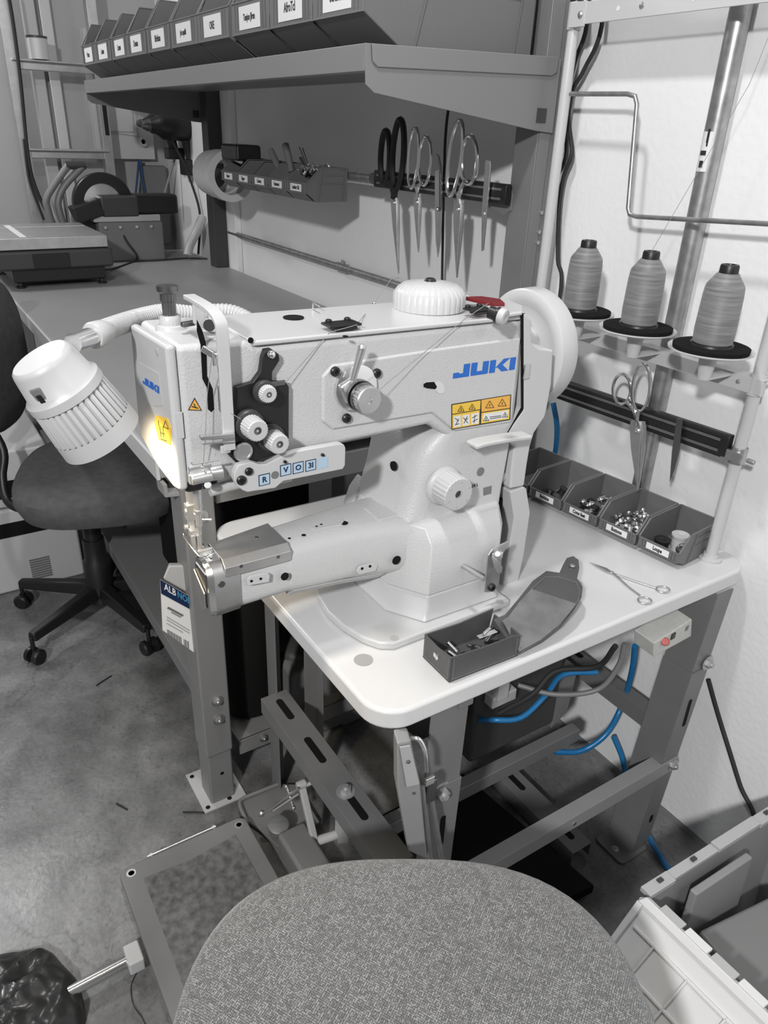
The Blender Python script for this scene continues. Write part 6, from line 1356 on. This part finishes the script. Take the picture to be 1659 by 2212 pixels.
q = MB(); c = px(600, 1795, 2, 0.05); q.lathe(c, (0.2, 0, 1), [(0, 0.022), (0.03, 0.026), (0.034, 0.02), (0.034, 0.001)], 24); q.build('round_boss', M['mid_grey'], lk)
# frame foot tray below: black plate
fp = thing('black_treadle', (-0.92, 0.98, 0), 'flat black treadle plate lying on the floor under the sewing table', 'treadle plate')
a, b_, c, d = px(1000, 1668, 2, 0.045), px(1286, 1912, 2, 0.045), px(1180, 1960, 2, 0.045), px(850, 1745, 2, 0.045)
MB().prism([a, b_, b_+(c-b_)*1.6, d+(d-a)*0.2], (0,0,-0.03)).build('plate', M['blackm'], fp, bevel=0.006, seg=3)
for p in (a.lerp(c, 0.1), a.lerp(c, 0.85), b_.lerp(d, 0.1)): MB().cyl((p.x, p.y, 0), (p.x, p.y, 0.016), 0.012).build('foot', M['rubber'], fp)

# steel tube with a white collar and black bag at the lower left
rd = thing('pedestal_tube', (-1.08, 0.05, 0), 'short bright steel tube with white collar lying between pedal and black bag', 'tube')
p0, p1 = px(135, 2152, 2, 0.03), px(285, 2072, 2, 0.03)
MB().cyl(p0, p1, 0.0125, None, 24).build('tube', M['chrome'], rd)
MB().obox(px(290, 2068, 2, 0.035), (0.050, 0.032, 0.036), (V((1,0,0)), V((0,1,0)), V((0,0,1)))).build('collar', M['whitep'], rd, bevel=0.004)
from mathutils import noise as _n
q = MB(); N_ = 56; grid = []
for i in range(N_+1):
    for j in range(N_+1):
        u, v = i/N_*2-1, j/N_*2-1
        d = max(abs(u), abs(v)); r = math.hypot(u, v); k_ = d/r if r > 1e-6 else 1; u, v = u*k_, v*k_; r = min(1, math.hypot(u, v))
        wob = 1+0.16*_n.noise(V((u*1.6, v*1.6, 4)))
        x, y = -1.09+0.155*u*wob, -0.115+0.135*v*wob
        fold = 1-abs(_n.noise(V((u*3.2+v*1.2, v*1.3, 1.0))))*2.2
        grid.append(V((x, y, 0.003+0.062*(1-r*r)**0.45*(0.72+0.38*fold+0.12*_n.noise(V((u*7, v*7, 2)))))))
fs = [(i*(N_+1)+j, (i+1)*(N_+1)+j, (i+1)*(N_+1)+j+1, i*(N_+1)+j+1) for i in range(N_) for j in range(N_)]
q._add(grid, fs)
o = q.build('plastic_bag', M['bag'], origin=(-1.09, -0.115, 0.0)); tag(o, 'crumpled black plastic bag at the lower left on the concrete floor', 'bag')
# litter on the concrete
for i, (u, v, L, a, lab) in enumerate(((263, 1742, 0.02, 0.5, 'short black scrap on the concrete left of the pedal'), (420, 1755, 0.03, 1.0, 'black offcut on the floor beside the bench foot plate'), (225, 1470, 0.03, 2.0, 'thin dark thread scrap on the floor near the chair casters'))):
    p = px(u, v, 2, 0.003); d = V((math.cos(a), math.sin(a), 0)); q = MB(); q.tube([p-d*L, p+V((0,0,0.001)), p+d*L], 0.002, 6); tag(q.build('floor_scrap', M['black'], origin=tuple(p)), lab, 'scrap')
cable('black_thread', [px(298, 2095, 2, 0.003), px(283, 2130, 2, 0.003), px(288, 2170, 2, 0.003), px(305, 2195, 2, 0.003), px(315, 2215, 2, 0.003)], 0.0007, M['black'], 'loose black thread trailing on the concrete below the white collar', 'thread')

# ================================================================= TOTES AT LOWER RIGHT
ZC = 0.36
tt = thing('storage_tote', (-0.3, 1.15, 0), 'grey storage tote with a white translucent ribbed side flap at the lower right', 'tote')
Q0 = px(1395, 1925, 2, ZC); Q1 = px(1659, 1757, 2, ZC); Q2 = px(1659, 2176, 2, ZC)
ey = (Q1-Q0).normalized(); ex = (Q2-Q0).normalized()
def TP(a, b_, z): return Q0 + ex*a + ey*b_ + V((0, 0, z-ZC))
Ly = 0.415
# back wall (far) with a stepped rim, front wall, end
q = MB(); q.prism([TP(0.004,0.0,ZC-0.01), TP(0.004,Ly,ZC-0.01), TP(0.03,Ly,0.01), TP(0.03,0.0,0.01)], ex*0.004); q.prism([TP(0.0,0.0,ZC-0.01), TP(0.50,0.0,ZC-0.01), TP(0.50,0.02,0.01), TP(0.02,0.02,0.01)], ey*0.004)
q.prism([TP(0.0,Ly,ZC-0.01), TP(0.50,Ly,ZC-0.01), TP(0.50,Ly-0.02,0.01), TP(0.02,Ly-0.02,0.01)], -ey*0.004)
q.prism([TP(0.02,0.02,0.01), TP(0.50,0.02,0.01), TP(0.50,Ly-0.02,0.01), TP(0.02,Ly-0.02,0.01)], (0,0,0.004)); q.build('tote_body', M['toteg'], tt)
q = MB()
for (a, b_, c_, h) in ((0.0, 0.07, 0.024, 0.0), (0.07, 0.20, 0.020, -0.002), (0.20, 0.33, 0.022, 0.003), (0.33, Ly, 0.024, 0.0)):
    q.prism([TP(-0.012,a,ZC+h-0.012), TP(-0.012,b_,ZC+h-0.012), TP(-0.012,b_,ZC+h), TP(-0.012,a,ZC+h)], ex*c_)
q.build('tote_rim', M['lgrey'], tt, bevel=0.0015)
q = MB()
for a in (0.035, 0.13, 0.36): q.prism([TP(-0.006,a,ZC+0.0005), TP(-0.006,a+0.012,ZC+0.0005), TP(0.002,a+0.012,ZC+0.0005), TP(0.002,a,ZC+0.0005)], (0,0,0.003))
q.build('rim_notch', M['dark_grey'], tt)
q = MB(); q.prism([TP(0.030,0.09,ZC-0.018), TP(0.030,0.26,ZC-0.018), TP(0.040,0.26,ZC-0.26), TP(0.04,0.075,ZC-0.26)], ex*0.016); q.build('inner_panel', M['toteg'], tt, bevel=0.004)
# contents
pw = thing('grey_folder', tuple(TP(0.2, 0.18, 0.1)), 'dark grey padded folder standing inside the grey tote', 'folder')
q = MB(); q.loft([[TP(0.065,0.10,z), TP(0.09,0.31,z), TP(0.30,0.33,z-0.01), TP(0.30,0.06,z-0.01)] for z in (0.02, ZC-0.13, ZC-0.105)]); q.build('cover', M['mid_grey'], pw, bevel=0.008, seg=3)
# white ribbed flap on the front side, hanging outwards
def FL(a, s, out=0.0):
    """a along the edge, s down the flap"""
    dn = V((0,0,-1))*0.80 - ey*0.60; dn.normalize(); nn = ex.cross(dn).normalized(); 
    if nn.dot(-ey) < 0: nn = -nn
    return TP(a, -0.004, ZC) + dn*s + nn*out
wt = MB(); Lf = 0.46; Hf = 0.20
wt.prism([FL(0.012,0), FL(Lf,0), FL(Lf,Hf), FL(0.05,Hf), FL(0.0,0.11), FL(0.0,0.012)], FL(0,0,0.004)-FL(0,0))
ft = wt.build('side_flap', M['totew'], tt, bevel=0.0015); plabel(ft, 'white translucent ribbed flap')
q = MB()
for s in (0.055, 0.125): q.prism([FL(0.02,s,0.004), FL(Lf,s,0.004), FL(Lf,s+0.006,0.004), FL(0.02,s+0.006,0.004)], FL(0,0,0.006)-FL(0,0))
for a in (0.065, 0.135, 0.21, 0.29, 0.37): q.prism([FL(a,0.055,0.004), FL(a+0.004,0.055,0.004), FL(a-0.004,Hf,0.004), FL(a-0.008,Hf,0.004)], FL(0,0,0.006)-FL(0,0))
q.prism([FL(0.012,0.0,0.004), FL(Lf,0.0,0.004), FL(Lf,0.016,0.004), FL(0.004,0.016,0.004)], FL(0,0,0.012)-FL(0,0))
q.prism([FL(0.002,0.016,0.004), FL(0.014,0.016,0.004), FL(0.012,0.11,0.004), FL(0.002,0.11,0.004)], FL(0,0,0.010)-FL(0,0))
q.build('flap_rib', M['totew'], ft, bevel=0.0015)
for i in range(4):
    a = 0.04+0.105*i
    q = MB(); q.prism([TP(a,-0.016,ZC+0.002), TP(a+0.045,-0.016,ZC+0.002), TP(a+0.045,0.004,ZC+0.002), TP(a,0.004,ZC+0.002)], (0,0,0.006)); q.build('flap_hinge', M['lgrey'], ft, bevel=0.001)
    q = MB(); q.prism([TP(a+0.052,-0.012,ZC+0.001), TP(a+0.098,-0.012,ZC+0.001), TP(a+0.098,0.004,ZC+0.001), TP(a+0.052,0.004,ZC+0.001)], (0,0,0.007)); q.build('hinge_lug', M['totew'], ft, bevel=0.001)
